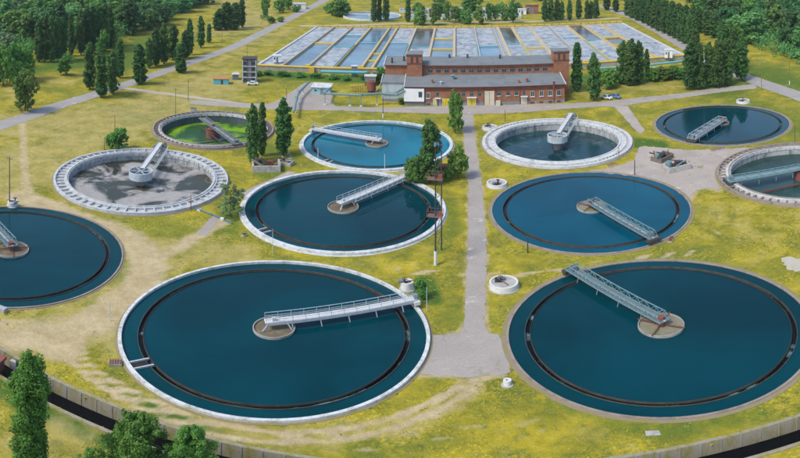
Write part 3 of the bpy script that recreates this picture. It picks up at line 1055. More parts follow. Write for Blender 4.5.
    for u in (.13, .86):
        a = L(u, -.012, 0)
        MB().box(a[0] - 1, a[0] + 1, a[1] - .8, a[1] + .8, 0, 2.2).build('pipe_chamber', M['yellow'], t)
    # walkway handrail posts along the back wall
    for i, uu in enumerate(np.linspace(.02, .98, 40)):
        a = L(uu, 1.0, 0)
        if i == 0:
            pm = MB().bar((0, 0, zt), (0, 0, zt + 1.3), .14).build('rail_post', M['darkiron'], t, (a[0], a[1], 0)).data
        else:
            link('rail_post', pm, t, (a[0], a[1], 0))
    return at


basin_at = basins()


def kiosk(label, px, py, wx, wy, h, mat, roofm, cat='kiosk', win=True, z=0, name='kiosk'):
    x, y = G(px, py, z)
    t = thing(name, label, cat, (x, y, z), -math.atan2(x, y))
    MB().box(-wx / 2, wx / 2, 0, wy, 0, h).build('wall', mat, t)
    MB().box(-wx / 2 - .25, wx / 2 + .25, -.25, wy + .25, h, h + .2).build('roof', roofm, t)
    MB().box(-wx * .1, wx * .15, -.05, -.003, .02, h * .8).build('door', M['bluegrey'], t)
    if win:
        w_ = MB().box(-wx * .4, -wx * .2, -.06, -.003, h * .45, h * .8).build('window', M['frame'], t)
        MB().box(-wx * .38, -wx * .22, -.075, -.061, h * .48, h * .77).build('pane', M['glass'], w_)
    return t


kiosk('white cabin on the front wall of the basins at their left end', 277, 62.5, 3.4, 2.6, 2.6, M['whitewall'], M['frame'], 'cabin', z=1.5, name='basin_cabin')
kiosk('white cabin on the front wall of the basins at their right end', 668.5, 58, 3.4, 2.6, 3.2, M['whitewall'], M['frame'], 'cabin', z=1.5, name='basin_cabin')
kiosk('narrow grey valve cabin in front of the basins, left of the brick building', 354.5, 76.5, 2.4, 2.2, 3.7, M['plinth'], M['pale'], 'cabin', False, name='valve_cabin')


def pipe_run(name, label, pts, r, mat, supports, cat='pipeline', smat='teal'):
    """an elevated pipe over several points with its own stands"""
    o = pts[0]
    t = thing(name, label, cat, (o[0], o[1], 0))
    q4 = [(p[0] - o[0], p[1] - o[1], p[2]) for p in pts]
    for a, b in zip(q4, q4[1:]):
        MB().tube(a, b, r, n=10).build('pipe', mat, t)
    for a in q4[1:-1]:
        MB().tube((a[0], a[1], a[2] - r * 1.25), (a[0], a[1], a[2] + r * 1.25), r * 1.3, n=10).build('pipe_joint', mat, t)
    for (x, y, z) in supports:
        x, y = x - o[0], y - o[1]
        MB().bar((x, y, -.1), (x, y, z), .22).build('support', M[smat], t)
        MB().box(x - .35, x + .35, y - .35, y + .35, -.1, .35).build('footing', M['polewhite'], t)
    return t


def at3(px, py, z):
    return (*G(px, py, z), z)


pipe_run('blue_pipeline', 'light blue pipe along the front of the basins, left of the brick building', [at3(321, 71.5, 1.8), at3(367, 72.5, 1.8)], .5, M['bluepipe'],
         [at3(330, 71.5, 1.5), at3(345, 72, 1.5), at3(360, 72.4, 1.5)], 'pipe', 'greydeck')
pipe_run('blue_pipeline', 'light blue pipe at the front of the basins, right of the brick building', [at3(596, 68.5, 1.6), at3(640, 66, 1.6), at3(684, 61, 1.6)], .4, M['bluepipe'],
         [at3(610, 68, 1.3), at3(655, 64, 1.3)], 'pipe', 'greydeck')
pz = 3.6
pts = [at3(330, 88, 2.4), at3(324.5, 93.3, pz), at3(361, 95.2, pz), at3(381, 93.2, pz), at3(397, 94.5, pz), at3(405, 90.5, pz + 1.2)]
pipe_run('overhead_pipeline', 'turquoise overhead pipe on white footed stands, from the blue shed to the brick building', pts, .34, M['teal'],
         [(*G(325, 93.5, pz), pz), (*G(350, 94.6, pz), pz), (*G(361, 95.2, pz), pz), (*G(377, 93.6, pz), pz)])
pipe_run('pipe_bridge', 'blue green pipe ramp crossing the asphalt yard beside the blue shed', [at3(309, 82, 2.2), at3(299, 92, 2.2), at3(296.5, 98, 2.2), at3(294, 112, 2.2)], .42, M['teal'],
         [at3(303, 88, 2.0), at3(297, 97, 2.0), at3(295, 106, 2.0)], 'pipe')
pipe_run('blue_hose', 'bright blue pipe lying in the grass right of the scum covered clarifier', [at3(195.5, 207.5, .5), at3(212, 214.5, .25), at3(232, 223, .2)], .10, M['blue'],
         [at3(199, 209, .35), at3(222, 218.7, .2)], 'pipe', 'steel')

# ------------------------------------------------------------------ the brick building
PL, PR = G(404.8, 105.2), G(564.6, 102.2)
bl, ba = frame_of(PL, PR)
BT = thing('brick_building', 'long low red brick pump building with two square towers and grey felt roofs', 'building', (PL[0], PL[1], 0), ba)
cb, sb = math.cos(ba), math.sin(ba)


def bloc(px, py, z=0):
    x, y = G(px, py, z)
    dx, dy = x - PL[0], y - PL[1]
    return dx * cb + dy * sb, -dx * sb + dy * cb


def bx_at(px, yl):
    """building x of the picture column px on the plane y = yl"""
    lon = (px - 400) / FX
    k = math.tan(lon)
    # world = PL + x*(cb,sb) + yl*(-sb,cb);  X = k*Y
    return (k * (PL[1] + yl * cb) - PL[0] + yl * sb) / (cb - k * sb)


EZ, RZ = 5.75, 7.15
W2 = 10.7
MB().box(0, bl, 0, W2, -.5, EZ).build('front_block_wall', M['brick'], BT)
MB().box(-.06, bl + .06, -.09, 0 - .002, -.5, .95).build('plinth', M['plinth'], BT)
MB().box(-.05, bl + .05, -.14, -.003, 4.65, 5.05).build('cornice', M['brickdark'], BT)
MB().box(-.05, bl + .05, -.10, -.003, 5.40, 5.70).build('cornice', M['brickdark'], BT)


def shed_roof(name, x0, x1, y0, y1, z0, z1, th, mat):
    return MB().hexa([(x0, y0, z0), (x1, y0, z0), (x1, y1, z1), (x0, y1, z1)], [(x0, y0, z0 + th), (x1, y0, z0 + th), (x1, y1, z1 + th), (x0, y1, z1 + th)]).build(name, mat, BT)


shed_roof('front_roof', -.1, bl + .25, -.45, W2 + .05, EZ + .02, RZ, .22, M['roof'])
for (x0, x1) in ((-.35, -.11), (bl + .26, bl + .5)):
    shed_roof('roof_verge', x0, x1, -.5, W2, EZ - .1, RZ, .5, M['white'])
MB().box(-.1, bl + .25, -.6, -.46, EZ + .0, EZ + .18).build('gutter', M['brickdark'], BT)
# gable filler between wall top and roof on the right end
MB().add([(bl - .02, 0, EZ - .05), (bl - .02, W2, EZ - .05), (bl - .02, W2, RZ), (bl - .02, 0, EZ + .06), (bl - .3, 0, EZ - .05), (bl - .3, W2, EZ - .05), (bl - .3, W2, RZ), (bl - .3, 0, EZ + .06)],
         [(0, 1, 2, 3), (7, 6, 5, 4), (0, 3, 7, 4)]).build('gable', M['brick'], BT)
# upper block
ux0 = bx_at(385.5, W2 + 1)
ux1 = bx_at(556, W2 + 1)
UE, UR = 10.3, 11.1
MB().box(ux0, ux1, W2 + .06, W2 + 10, -.5, UE).build('upper_block_wall', M['brick'], BT)
shed_roof('upper_roof', ux0 - .3, ux1 + .3, W2 - .35, W2 + 10.4, UE + .02, UR, .22, M['roof'])
MB().box(ux0 - .3, ux1, W2 - .5, W2 - .36, UE - .1, UE + .2).build('gutter', M['brickdark'], BT)
shed_roof('roof_verge', ux0 - .6, ux0 - .31, W2 - .3, W2 + 10.4, UE - .1, UR, .5, M['white'])
# left annex, pale blue
ax0 = bx_at(382, 4.2)
MB().box(ax0, -.36, 4.2, W2, -.5, 6.0).build('annex_wall', M['annex'], BT)
shed_roof('annex_roof', ax0 - .15, -.37, 3.9, W2 + .04, 6.02, RZ - .1, .2, M['roof'])
shed_roof('roof_verge', ax0 - .4, ax0 - .16, 3.9, W2, 5.9, RZ - .1, .5, M['white'])
MB().bar((ax0, 4.05, 2.7), (-3.6, 4.05, 2.7), .5).build('teal_pipe', M['teal'], BT)
MB().bar((-3.6, 4.05, 2.7), (-.4, 4.05, 4.6), .5).build('teal_pipe', M['teal'], BT)
MB().box(ax0, -.4, 4.1, 4.195, -.5, .9).build('plinth', M['plinth'], BT)
# white box on the left of the front
wx1 = bx_at(424.2, 0)
MB().box(-.25, wx1, -.55, -.145, 1.35, EZ - .35).build('white_bay', M['whitewall'], BT)
MB().box(-.27, wx1 + .02, -.57, -.10, 1.15, 1.345).build('bay_sill', M['brickdark'], BT)


def window(x, y, z0, z1, wd, arch=False, fr='frame', pane='glass', sill=True, cross=True):
    m = MB()
    for (a, b, c, d) in ((x - wd / 2, x + wd / 2, z0, z0 + .1), (x - wd / 2, x + wd / 2, z1 - .1, z1), (x - wd / 2, x - wd / 2 + .1, z0 + .1, z1 - .1), (x + wd / 2 - .1, x + wd / 2, z0 + .1, z1 - .1)):
        m.box(a, b, y - .05, y - .002, c, d)
    if cross:
        m.box(x - .04, x + .04, y - .045, y - .002, z0 + .1, z1 - .1)
    f = m.build('window', M[fr], BT)
    MB().box(x - wd / 2 + .09, x + wd / 2 - .09, y - .03, y - .003, z0 + .09, z1 - .09).build('pane', M[pane], f)
    if sill:
        MB().box(x - wd / 2 - .15, x + wd / 2 + .15, y - .2, y - .002, z0 - .16, z0 - .003).build('sill', M['white'], f)
    if arch:
        a = MB()
        n = 6
        for i in range(n):
            t0, t1 = PI * i / n, PI * (i + 1) / n
            r0, r1 = wd / 2, wd / 2 + .22
            k = .45
            a.hexa([(x + r0 * math.cos(t0), y - .07, z1 + k * r0 * math.sin(t0)), (x + r1 * math.cos(t0), y - .07, z1 + k * r1 * math.sin(t0)), (x + r1 * math.cos(t0), y - .002, z1 + k * r1 * math.sin(t0)), (x + r0 * math.cos(t0), y - .002, z1 + k * r0 * math.sin(t0))],
                   [(x + r0 * math.cos(t1), y - .07, z1 + k * r0 * math.sin(t1)), (x + r1 * math.cos(t1), y - .07, z1 + k * r1 * math.sin(t1)), (x + r1 * math.cos(t1), y - .002, z1 + k * r1 * math.sin(t1)), (x + r0 * math.cos(t1), y - .002, z1 + k * r0 * math.sin(t1))])
        a.build('arch', M['brickdark'], f)


x = bx_at(420.3, -.55)
window(x, -.55, 2.7, 4.5, 1.2, fr='bluegrey', sill=False)
for px in np.arange(430.3, 546, 8.2):
    window(bx_at(px, W2), W2 + .055, 8.0, 9.15, 1.75, True, 'bluegrey', sill=False)
for px in (532.4, 541.3, 550.2, 558.8):
    window(bx_at(px, 0), 0, 2.3, 4.1, 1.35, True)
    window(bx_at(px, -.09), -.09, .05, .75, 1.3, False, 'redrust', 'rust', False)
for px in (498.9, 508, 516.4):
    window(bx_at(px, 0), 0, 2.9, 4.0, 1.25, True, 'bluegrey')
for px in (456, 463.5, 471.7, 479.6):
    window(bx_at(px, 0), 0, 2.9, 4.0, 1.25, True, 'bluegrey', sill=False)
window(bx_at(428, 0), 0, 2.3, 4.0, 1.2, False)
window(bx_at(428.5, -.09), -.09, .1, .8, 1.3, False, 'bluegrey', 'glass', False)
window(bx_at(437.5, 0), 0, 2.9, 4.2, 1.0, False, 'bluegrey', sill=False)
window(bx_at(524, 0), 0, 2.9, 4.2, 1.0, True, 'bluegrey', sill=False)


def door(px, wd, h, mat, canopy=True, z0=0):
    x = bx_at(px, -.1)
    d = MB().box(x - wd / 2, x + wd / 2, -.16, -.092, z0, h).build('door', M[mat], BT)
    if wd > 1.6:
        MB().box(x - .05, x + .05, -.18, -.161, z0 + .1, h - .1).build('door_joint', M['brickdark'], d)
    for s in (-1, 1):
        MB().box(x + s * (wd / 2 + .1) - .1, x + s * (wd / 2 + .1) + .1, -.2, -.092, z0, h + .12).build('jamb', M['frame'], d)
    if canopy:
        MB().box(x - wd / 2 - .4, x + wd / 2 + .4, -1.1, -.142, h + .15, h + .35).build('canopy', M['polewhite'], d)


door(437.8, 1.2, 2.2, 'wood')
door(435, .8, 2.2, 'yellowdoor', False)
door(446, 2.2, 2.3, 'yellowdoor', False)
door(471.7, 2.4, 2.4, 'yellowdoor')
door(489.4, 2.7, 4.5, 'creamdoor', False)
door(524, 1.5, 2.3, 'creamdoor')
MB().box(bx_at(498, -.5) - .7, bx_at(498, -.5) + .7, -1.3, -.3, 0, 1.5).build('cream_cabinet', M['creamdoor'], BT)
for px in (425, 451, 484, 496, 520, 554):
    x = bx_at(px, 0)
    MB().bar((x, -.2, .1), (x, -.2, 5.4), .13).build('downpipe', M['brickdark'], BT)


def tower(px0, px1, yl, pyb, zb, zt, dep):
    x0, x1 = bx_at(px0, yl), bx_at(px1, yl)
    w_ = MB().box(x0, x1, yl, yl + dep, zb, zt).build('tower_wall', M['brick'], BT)
    MB().box(x0 - .25, x1 + .25, yl - .25, yl + dep + .25, zt, zt + .28).build('tower_roof', M['roof'], w_)
    MB().box(x0 - .12, x1 + .12, yl - .12, yl - .002, zt - 3.0, zt - 2.7).build('cornice', M['brickdark'], w_)
    MB().box(x1 + .002, x1 + .12, yl - .12, yl + dep, zt - 3.0, zt - 2.7).build('cornice', M['brickdark'], w_)
    MB().box(x0 - .15, x1 + .15, yl - .15, yl - .003, zt - .5, zt - .02).build('cornice', M['brickdark'], w_)
    for k in (-.9, .9):
        xm = (x0 + x1) / 2 + k
        MB().box(xm - .38, xm + .38, yl - .04, yl - .003, zt - 2.35, zt - .75).build('louvre', M['darkiron'], w_)
        MB().box(xm - .5, xm + .5, yl - .16, yl - .004, zt - 2.5, zt - 2.36).build('louvre_sill', M['brickdark'], w_)


yT = W2 - 1.8
tower(407, 422, yT, 0, 5.5, ZT(415, 105.2, 105.2) + 14.2, 5.2)
tower(553.8, 569.2, W2 - .7, 0, -.5, 14.3, 5.4)
# vents on the roofs
for (px, py, mat, h, r) in ((432.3, 83, 'brick', 1.1, .45), (441, 83.5, 'steel', .7, .5), (453, 80.5, 'teal', 1.3, .8), (518.8, 82.6, 'brick', .9, .45), (527, 81.8, 'brick', 1.2, .5), (554, 84.2, 'brickdark', 1.4, .5)):
    lx, ly = bloc(px, py, 6.4)
    zz = EZ + (RZ - EZ) * (ly / W2)
    MB().cyl(r * .7, zz - .3, zz + .2 + h, 12, cx=lx, cy=ly).build('roof_vent', M[mat], BT)
    MB().cyl(r * 1.25, zz + .2 + h, zz + .38 + h, 12, r * .5, cx=lx, cy=ly).build('vent_cap', M[mat], BT)
for px, py in ((449.5, 58.5), (467.5, 58.5), (500, 58.8), (404, 60.5), (392, 62)):
    lx, ly = bloc(px, py, 11.0)
    MB().cyl(.35, UE, UR + 1.3, 10, cx=lx, cy=ly).build('roof_vent', M['darkiron'], BT)

# ------------------------------------------------------------------ sheds and machines left of the building
x, y = G(311.8, 94)
x2, y2 = G(330, 94.8)
t = thing('blue_shed', 'light blue shed with white monopitch roof beside the asphalt yard', 'shed', (x, y, 0), math.atan2(y2 - y, x2 - x))
w_ = math.hypot(x2 - x, y2 - y)
MB().box(0, w_, 0, 4.6, -.3, 2.3).build('wall', M['bluepipe'] if False else worn('pale_turquoise_wall', (.30, .50, .54), (.22, .36, .40), .6, .7, .8), t)
MB().hexa([(-.3, -.4, 2.31), (w_ + .3, -.4, 2.31), (w_ + .3, 5, 2.6), (-.3, 5, 2.6)], [(-.3, -.4, 2.5), (w_ + .3, -.4, 2.5), (w_ + .3, 5, 2.8), (-.3, 5, 2.8)]).build('roof', M['white'], t)
MB().box(w_ * .45, w_ * .62, -.06, -.003, 0, 1.9).build('door', M['teal'], t)
f = MB().box(w_ * .12, w_ * .3, -.05, -.003, .9, 1.7).build('window', M['frame'], t)
MB().box(w_ * .14, w_ * .28, -.065, -.051, 1.0, 1.6).build('pane', M['glass'], f)

x, y = G(371.5, 92.5)
t = thing('red_tank_machine', 'rusty red machine with an upright drum beside the pale blue annex', 'machine', (x, y, 0))
MB().cyl(1.5, .6, 3.4, 20, cx=0, cy=1).build('drum', M['redrust'], t)
MB().cyl(1.6, 3.4, 3.9, 20, .6, cx=0, cy=1).build('drum_top', M['rust'], t)
for a, b in ((-1, 0), (1, 0), (-1, 2), (1, 2)):
    MB().bar((a, b, 0), (a, b, .8), .2).build('leg', M['rust'], t)
m = MB()
for i in range(7):
    m.bar((-1.2 - .9 * i, .3, 0), (-1.2 - .9 * i, .3, 2.6 - .15 * i), .14)
    m.bar((-1.2 - .9 * i, .3, 2.6 - .15 * i), (-2.1 - .9 * i, .3, .2), .1)
m.bar((-1, .3, 2.6), (-7.5, .3, 1.6), .16)
m.build('lattice_frame', M['redrust'], t)
MB().bar((1.5, .6, .2), (4.6, -1.5, 5.4), .25).build('loading_chute', M['steel'], t)
x, y = G(370.5, 85.5)
t = thing('grey_hopper', 'grey hopper on legs behind the rusty red machine', 'hopper', (x, y, 0))
MB().box(-2, 2, -1.4, 1.4, 1.6, 3.4).build('bin', M['plinth'], t)
MB().box(-2.3, 2.3, -1.6, 1.6, 3.4, 3.7).build('lid', M['pale'], t)
for a in (-1.7, 1.7):
    for b in (-1.2, 1.2):
        MB().bar((a, b, 0), (a, b, 1.6), .25).build('leg', M['rust'], t)
# stair tower
x, y = G(249.3, 83)
t = thing('framed_stair_tower', 'tall grey framed tower with glazed bays left of the basins', 'tower', (x, y, 0), .15)
hT = 8.6
MB().box(-2.4, 2.4, .1, 4.4, 0, hT - .4).build('core', M['bluegrey'], t)
for i, a in enumerate((-2.5, -.85, .85, 2.5)):
    for b in (0, 4.5):
        MB().bar((a, b, 0), (a, b, hT), .3).build('column', M['rust'] if i in (1, 2) and b == 0 else M['pale'], t)
for z in (2, 4, 6, hT - .15):
    MB().box(-2.66, 2.66, -.16, -.02, z - .12, z + .12).build('floor_band', M['pale'] if z < 7 else M['rust'], t)
MB().box(-2.8, 2.8, -.3, 4.8, hT - .05, hT + .15).build('roof', M['darkiron'], t)
for z in (.5, 2.5, 4.5, 6.5):
    for a in (-1.68, 1.68):
        MB().box(a - .6, a + .6, .05, .097, z, z + 1.1).build('pane', M['glass'], t)
MB().bar((2.6, 1, 7.6), (4.6, 1, 7.9), .35).build('outlet_chute', M['steel'], t)
x, y = G(213.3, 84.3)
x2, y2 = G(228.5, 84.6)
t = thing('turquoise_hut', 'low turquoise hut with orange roof left of the grey framed tower', 'hut', (x, y, 0), math.atan2(y2 - y, x2 - x))
w_ = math.hypot(x2 - x, y2 - y)
MB().box(0, w_, 0, 3, -.2, 1.9).build('wall', M['bluepipe'], t)
MB().hexa([(-.2, -.2, 1.91), (w_ + .2, -.2, 1.91), (w_ + .2, 3.2, 2.2), (-.2, 3.2, 2.2)], [(-.2, -.2, 2.06), (w_ + .2, -.2, 2.06), (w_ + .2, 3.2, 2.36), (-.2, 3.2, 2.36)]).build('roof', M['orange'], t)
MB().box(w_ * .5, w_ * .64, -.04, -.003, 0, 1.6).build('door', M['darkiron'], t)
kiosk('small grey kiosk with white roof between the turquoise hut and the grey framed tower', 235.5, 80, 2.4, 2.4, 2.0, M['plinth'], M['white'], 'kiosk', False, name='small_kiosk')

# brick hut by the mast
kiosk('tiny red brick hut beside the tall twin pole mast', 443.5, 178, 2.2, 2.0, 2.4, M['brick'], M['brickdark'], 'hut', False, name='brick_hut')
# far houses and tanks
kiosk('red brick hut with blue door beyond the basins', 532, 14, 9, 6, 5.2, M['brick'], M['brickdark'], 'house', True, name='brick_house')
kiosk('white house with pale roof beyond the left road', 299, 9, 10, 7, 3.4, M['whitewall'], M['pale'], 'house', True, name='white_house')
kiosk('low white building at the far road fork', 522, 14.5, 6, 5, 3.2, M['whitewall'], M['white'], 'building', True, name='white_outbuilding')


def far_tank(px, py, r, label, mat):
    x, y = G(px, py)
    t = thing('far_round_tank', label, 'tank', (x, y, 0))
    MB().ring(r - .8, r, -.5, 1.2, 96).build('rim', M['white'], t)
    MB().cyl(r - .75, .3, .5, 96).build('water', M[mat], t)
    MB().bar((0, 0, 1.8), (-r, 1, 1.8), 1.4, .5).build('bridge_deck', M['deck'], t)
    MB().cyl(2.5, .2, 1.7, 32).build('centre_drum', M['pale'], t)


far_tank(372, 17, 19.5, 'round tank with white rim beyond the basins behind three poplars', 'aerclear')


def far_canal(px0, py0, px1, py1, wd, label):
    a, b = G(px0, py0), G(px1, py1)
    L, an = frame_of(a, b)
    t = thing('settling_channel', label, 'channel', (a[0], a[1], 0), an, 'long settling channels beyond the basins')
    MB().box(0, L, -wd / 2, -wd / 2 + .8, -.5, 1.6).build('side_wall', M['pale'], t)
    MB().box(0, L, wd / 2 - .8, wd / 2, -.5, 1.6).build('side_wall', M['pale'], t)
    for i in range(9):
        xx = L * i / 8
        MB().box(xx - .35, xx + .35, -wd / 2 + .803, wd / 2 - .803, -.5, 1.55).build('cross_wall', M['pale'], t)
    MB().box(0, L, -wd / 2 + .79, wd / 2 - .79, .3, .7).build('water', M['aerclear'], t)


far_canal(408, 18, 520, 17, 14, 'long low settling channel nearest the basins, behind the row of trees')
far_canal(400, 11.5, 512, 10.5, 14, 'long low settling channel farthest from the basins, behind the row of trees')


# ------------------------------------------------------------------ wells, debris, boxes
def well(label, px, py, r, h, junk=True, seed=1):
    x, y = G(px, py)
    rr = random.Random(seed)
    t = thing('valve_well', label, 'well', (x, y, 0), rr.uniform(0, 6), 'round concrete wells')
    MB().ring(r - .28, r, -1, h, 40).build('well_ring', M['polewhite'], t)
    MB().cyl(r - .26, h - .5, h - .12, 40).build('cover_slab', M['slab'], t)
    MB().ring(r, r + .25, -.3, .12, 40).build('footing', M['slab'], t)
    MB().box(-.1, r * .7, .1, r * .62, h - .11, h - .06).build('hatch_shade_plate', M['dark'], t)  # solid dark plate, its colour stands in for shade inside the hatch
    if junk:
        MB().tube((.2, .5, h - .1), (.2, .5, h + .75), .12, n=10).build('valve_stem', M['darkiron'], t)
        MB().ring(.3, .4, h + .7, h + .78, 16, .2, .5).build('hand_wheel', M['rust'], t)
        MB().box(.5, 1.2, -.2, .5, h - .11, h + .25).build('motor_box', M['bluegrey'], t)
        MB().bar((-1.1, -.6, h), (1.0, .9, h + .15), .16).build('plank', M['wood'], t)
    return t


well('round white concrete well beside the central path, left of the near right tank', 503.8, 287, 2.15, 1.0, True, 3)
well('round concrete well beside the central path, left of the middle right tank', 496.8, 185.5, 2.2, .8, True, 5)
well('round concrete well in the grass left of the clean double rimmed clarifier', 489.5, 129, 2.1, .8, True, 8)
well('pale round well on the grass behind the upper right tank', 743, 102.5, 2.2, .8, True, 9)
well('small round white well with a rusty winch at the rim of the near left tank', 407, 289, .95, 1.4, True, 12)
well('smallest grey round well, on the grass left of the near right tank', 507.3, 385, .45, .85, False, 14)
well('white round well at the foot of the grey pole behind the left edge tank', 12.5, 206, 1.0, 1.0, True, 15)


def rubble_plant(label, px, py, rot, sc, seed, name='ruined_pit', mats=('slab', 'teal', 'darkiron', 'rust')):
    x, y = G(px, py)
    rr = random.Random(seed)
    t = thing(name, label, 'ruined pit', (x, y, 0), rot)
    m = MB()
    MB().box(-2.2 * sc, 2.2 * sc, -1.5 * sc, -1.2 * sc, -.2, 1.0 * sc).build('pit_wall', M[mats[0]], t)
    MB().box(-2.2 * sc, -1.9 * sc, -1.19 * sc, 1.4 * sc, -.2, .9 * sc).build('pit_wall', M[mats[0]], t)
    MB().box(1.9 * sc, 2.2 * sc, -1.19 * sc, 1.4 * sc, -.2, 1.1 * sc).build('pit_wall', M[mats[0]], t)
    MB().box(-1.89 * sc, 1.89 * sc, -1.19 * sc, 1.3 * sc, -.1, .25 * sc).build('pit_floor', M['dark'], t)
    for i in range(7):
        a = rr.uniform(-1.6, 1.6) * sc
        b = rr.uniform(-1, 1.6) * sc
        an = rr.uniform(0, PI)
        l = rr.uniform(.8, 1.9) * sc
        MB().bar((a - l * math.cos(an), b - l * math.sin(an) * .6, rr.uniform(.4, 1.2) * sc), (a + l * math.cos(an), b + l * math.sin(an) * .6, rr.uniform(.5, 1.5) * sc), rr.uniform(.15, .45) * sc, .2).build('beam', M[rr.choice(mats[1:])], t)
    MB().tube((-1.2 * sc, .4 * sc, .2), (-1.2 * sc, .4 * sc, 1.5 * sc), .5 * sc, n=14).build('pump_body', M[mats[1]], t)
    MB().box(.2 * sc, 1.2 * sc, .1 * sc, .9 * sc, .2, 1.2 * sc).build('pump_box', M[mats[2]], t)
    return t


rubble_plant('grey concrete pump pit with turquoise scrap in the concrete yard', 676, 169, .1, 1.35, 5, 'pump_pit')
rubble_plant('heap of turquoise and rusty machine scrap left of the pump pit in the concrete yard', 662, 159.5, .5, 1.15, 9, 'scrap_heap', ('wood', 'teal', 'darkiron', 'rust'))
rubble_plant('ruined pale concrete pit under the two poplars beside the algae green clarifier', 266, 169, .25, 1.5, 21, 'ruined_pit', ('slab', 'darkiron', 'rust', 'wood'))
rubble_plant('broken pale concrete block right of the ruined pit under the poplars', 286, 164, -.3, .8, 27, 'concrete_block', ('slab', 'darkiron', 'wood', 'slab'))


def grate_box(label, px, py, wx, wy, h, mat, rot=0, name='drain_box', cat='box'):
    x, y = G(px, py)
    t = thing(name, label, cat, (x, y, 0), rot)
    MB().box(-wx / 2, wx / 2, -wy / 2, wy / 2, -.2, h).build('frame', M['slab'], t)
    for i in range(5):
        xx = -wx / 2 + wx * (i + .5) / 5
        MB().box(xx - wx * .07, xx + wx * .07, -wy / 2 + .06, wy / 2 - .06, h + .002, h + .06).build('slat', M[mat], t)


grate_box('rust brown drain grate outside the left rim of the near left tank', 115.5, 364, 1.5, 1.1, .35, 'rust', .4)
grate_box('rusty drain grate outside the near rim of the upper right tank', 718, 150, 4.2, 1.1, .3, 'redrust', .05)
grate_box('rusty drain grate on the near rim of the clean double rimmed clarifier', 611, 165.5, 2.6, .9, .3, 'redrust', .3)
grate_box('brown drain grate outside the lower right rim of the middle right tank', 671, 240, 2.0, .9, .25, 'rust', .9)
grate_box('pale concrete drain box at the near rim of the white rimmed middle tank', 244.5, 236, .9, .7, .4, 'darkiron', .9)
grate_box('white concrete box with dark top behind the algae green clarifier', 193.5, 111.5, 1.8, 1.4, 1.0, 'darkiron', .2)
grate_box('white concrete box at the near rim of the left edge tank', 2, 311, 1.3, .9, .6, 'steel', 0)


# ------------------------------------------------------------------ parked cars
def car(label, px, py, rot, paint):
    x, y = G(px, py)
    t = thing('parked_car', label, 'car', (x, y, 0), rot, 'cars parked beside the brick building')
    m = MB()
    prof = [(-2.1, .35), (-2.15, .75), (-1.9, .92), (-1.2, .95), (-.7, 1.38), (.75, 1.42), (1.35, .98), (2.0, .85), (2.1, .6), (2.1, .35)]
    n = len(prof)
    vs = [(a, -.83, b) for a, b in prof] + [(a, .83, b) for a, b in prof]
    vs = [(a, yv * (.82 if b > 1.1 else 1), b) for a, yv, b in vs]
    m.add(vs, [(i, (i + 1) % n, n + (i + 1) % n, n + i) for i in range(n)] + [tuple(range(n - 1, -1, -1)), tuple(range(n, 2 * n))])
    m.build('body', paint, t)
    for s in (-1, 1):
        MB().hexa([(-1.0, s * .79, .98), (1.1, s * .79, .98), (1.1, s * .825, .98), (-1.0, s * .825, .98)], [(-.66, s * .69, 1.33), (.7, s * .69, 1.35), (.7, s * .715, 1.35), (-.66, s * .715, 1.33)]).build('side_window', M['glass'], t)
        for a in (-1.3, 1.3):
            MB().tube((a, s * .70, .32), (a, s * .86, .32), .32, n=16).build('wheel', M['rubber'], t)
        MB().box(2.09, 2.125, s * .55 - .15, s * .55 + .15, .6, .74).build('headlight', M['frame'], t)
    MB().hexa([(.80, -.62, 1.395), (1.36, -.72, .985), (1.36, .72, .985), (.80, .62, 1.395)], [(.83, -.62, 1.425), (1.39, -.72, 1.01), (1.39, .72, 1.01), (.83, .62, 1.425)]).build('windscreen', M['glass'], t)
    MB().hexa([(-.74, -.62, 1.36), (-1.18, -.70, .965), (-1.18, .70, .965), (-.74, .62, 1.36)], [(-.77, -.62, 1.39), (-1.21, -.70, .99), (-1.21, .70, .99), (-.77, .62, 1.39)]).build('rear_window', M['glass'], t)


car('white car parked on the grass right of the brick building', 606.5, 99, -1.0, M['carwhite'])
car('pale blue car parked beside the white car right of the brick building', 615.5, 98, -1.1, M['carblue'])
car('white car parked at the foot of the grey framed tower', 252.5, 85, .2, M['carwhite'])


# ------------------------------------------------------------------ poles and the mast
def pole(label, px, pyb, pyt, mat='wood', lamp=False, foot=False, arm=False, r=.11):
    x, y = G(px, pyb)
    h = ZT(px, pyb, pyt)
    t = thing('utility_pole', label, 'pole', (x, y, 0), 0, 'poles standing about the works')
    MB().tube((0, 0, -.3), (0, 0, h), r, r * .7, 8).build('post', M[mat], t)
    if foot:
        MB().tube((0, 0, -.2), (0, 0, 1.3), r * 1.7, n=8).build('footing', M['polewhite'], t)
    if lamp:
        MB().bar((0, 0, h - .05), (.9, -.2, h + .15), .07).build('lamp_arm', M[mat], t)
        MB().box(.7, 1.25, -.3, -.08, h + .1, h + .22).build('lamp_head', M['steel'], t)
    if arm:
        MB().bar((-.8, 0, h - .35), (.8, 0, h - .35), .1).build('crossarm', M['wood'], t)
        for k in (-.7, 0, .7):
            MB().cyl(.06, h - .3, h - .08, 8, cx=k).build('insulator', M['white'], t)


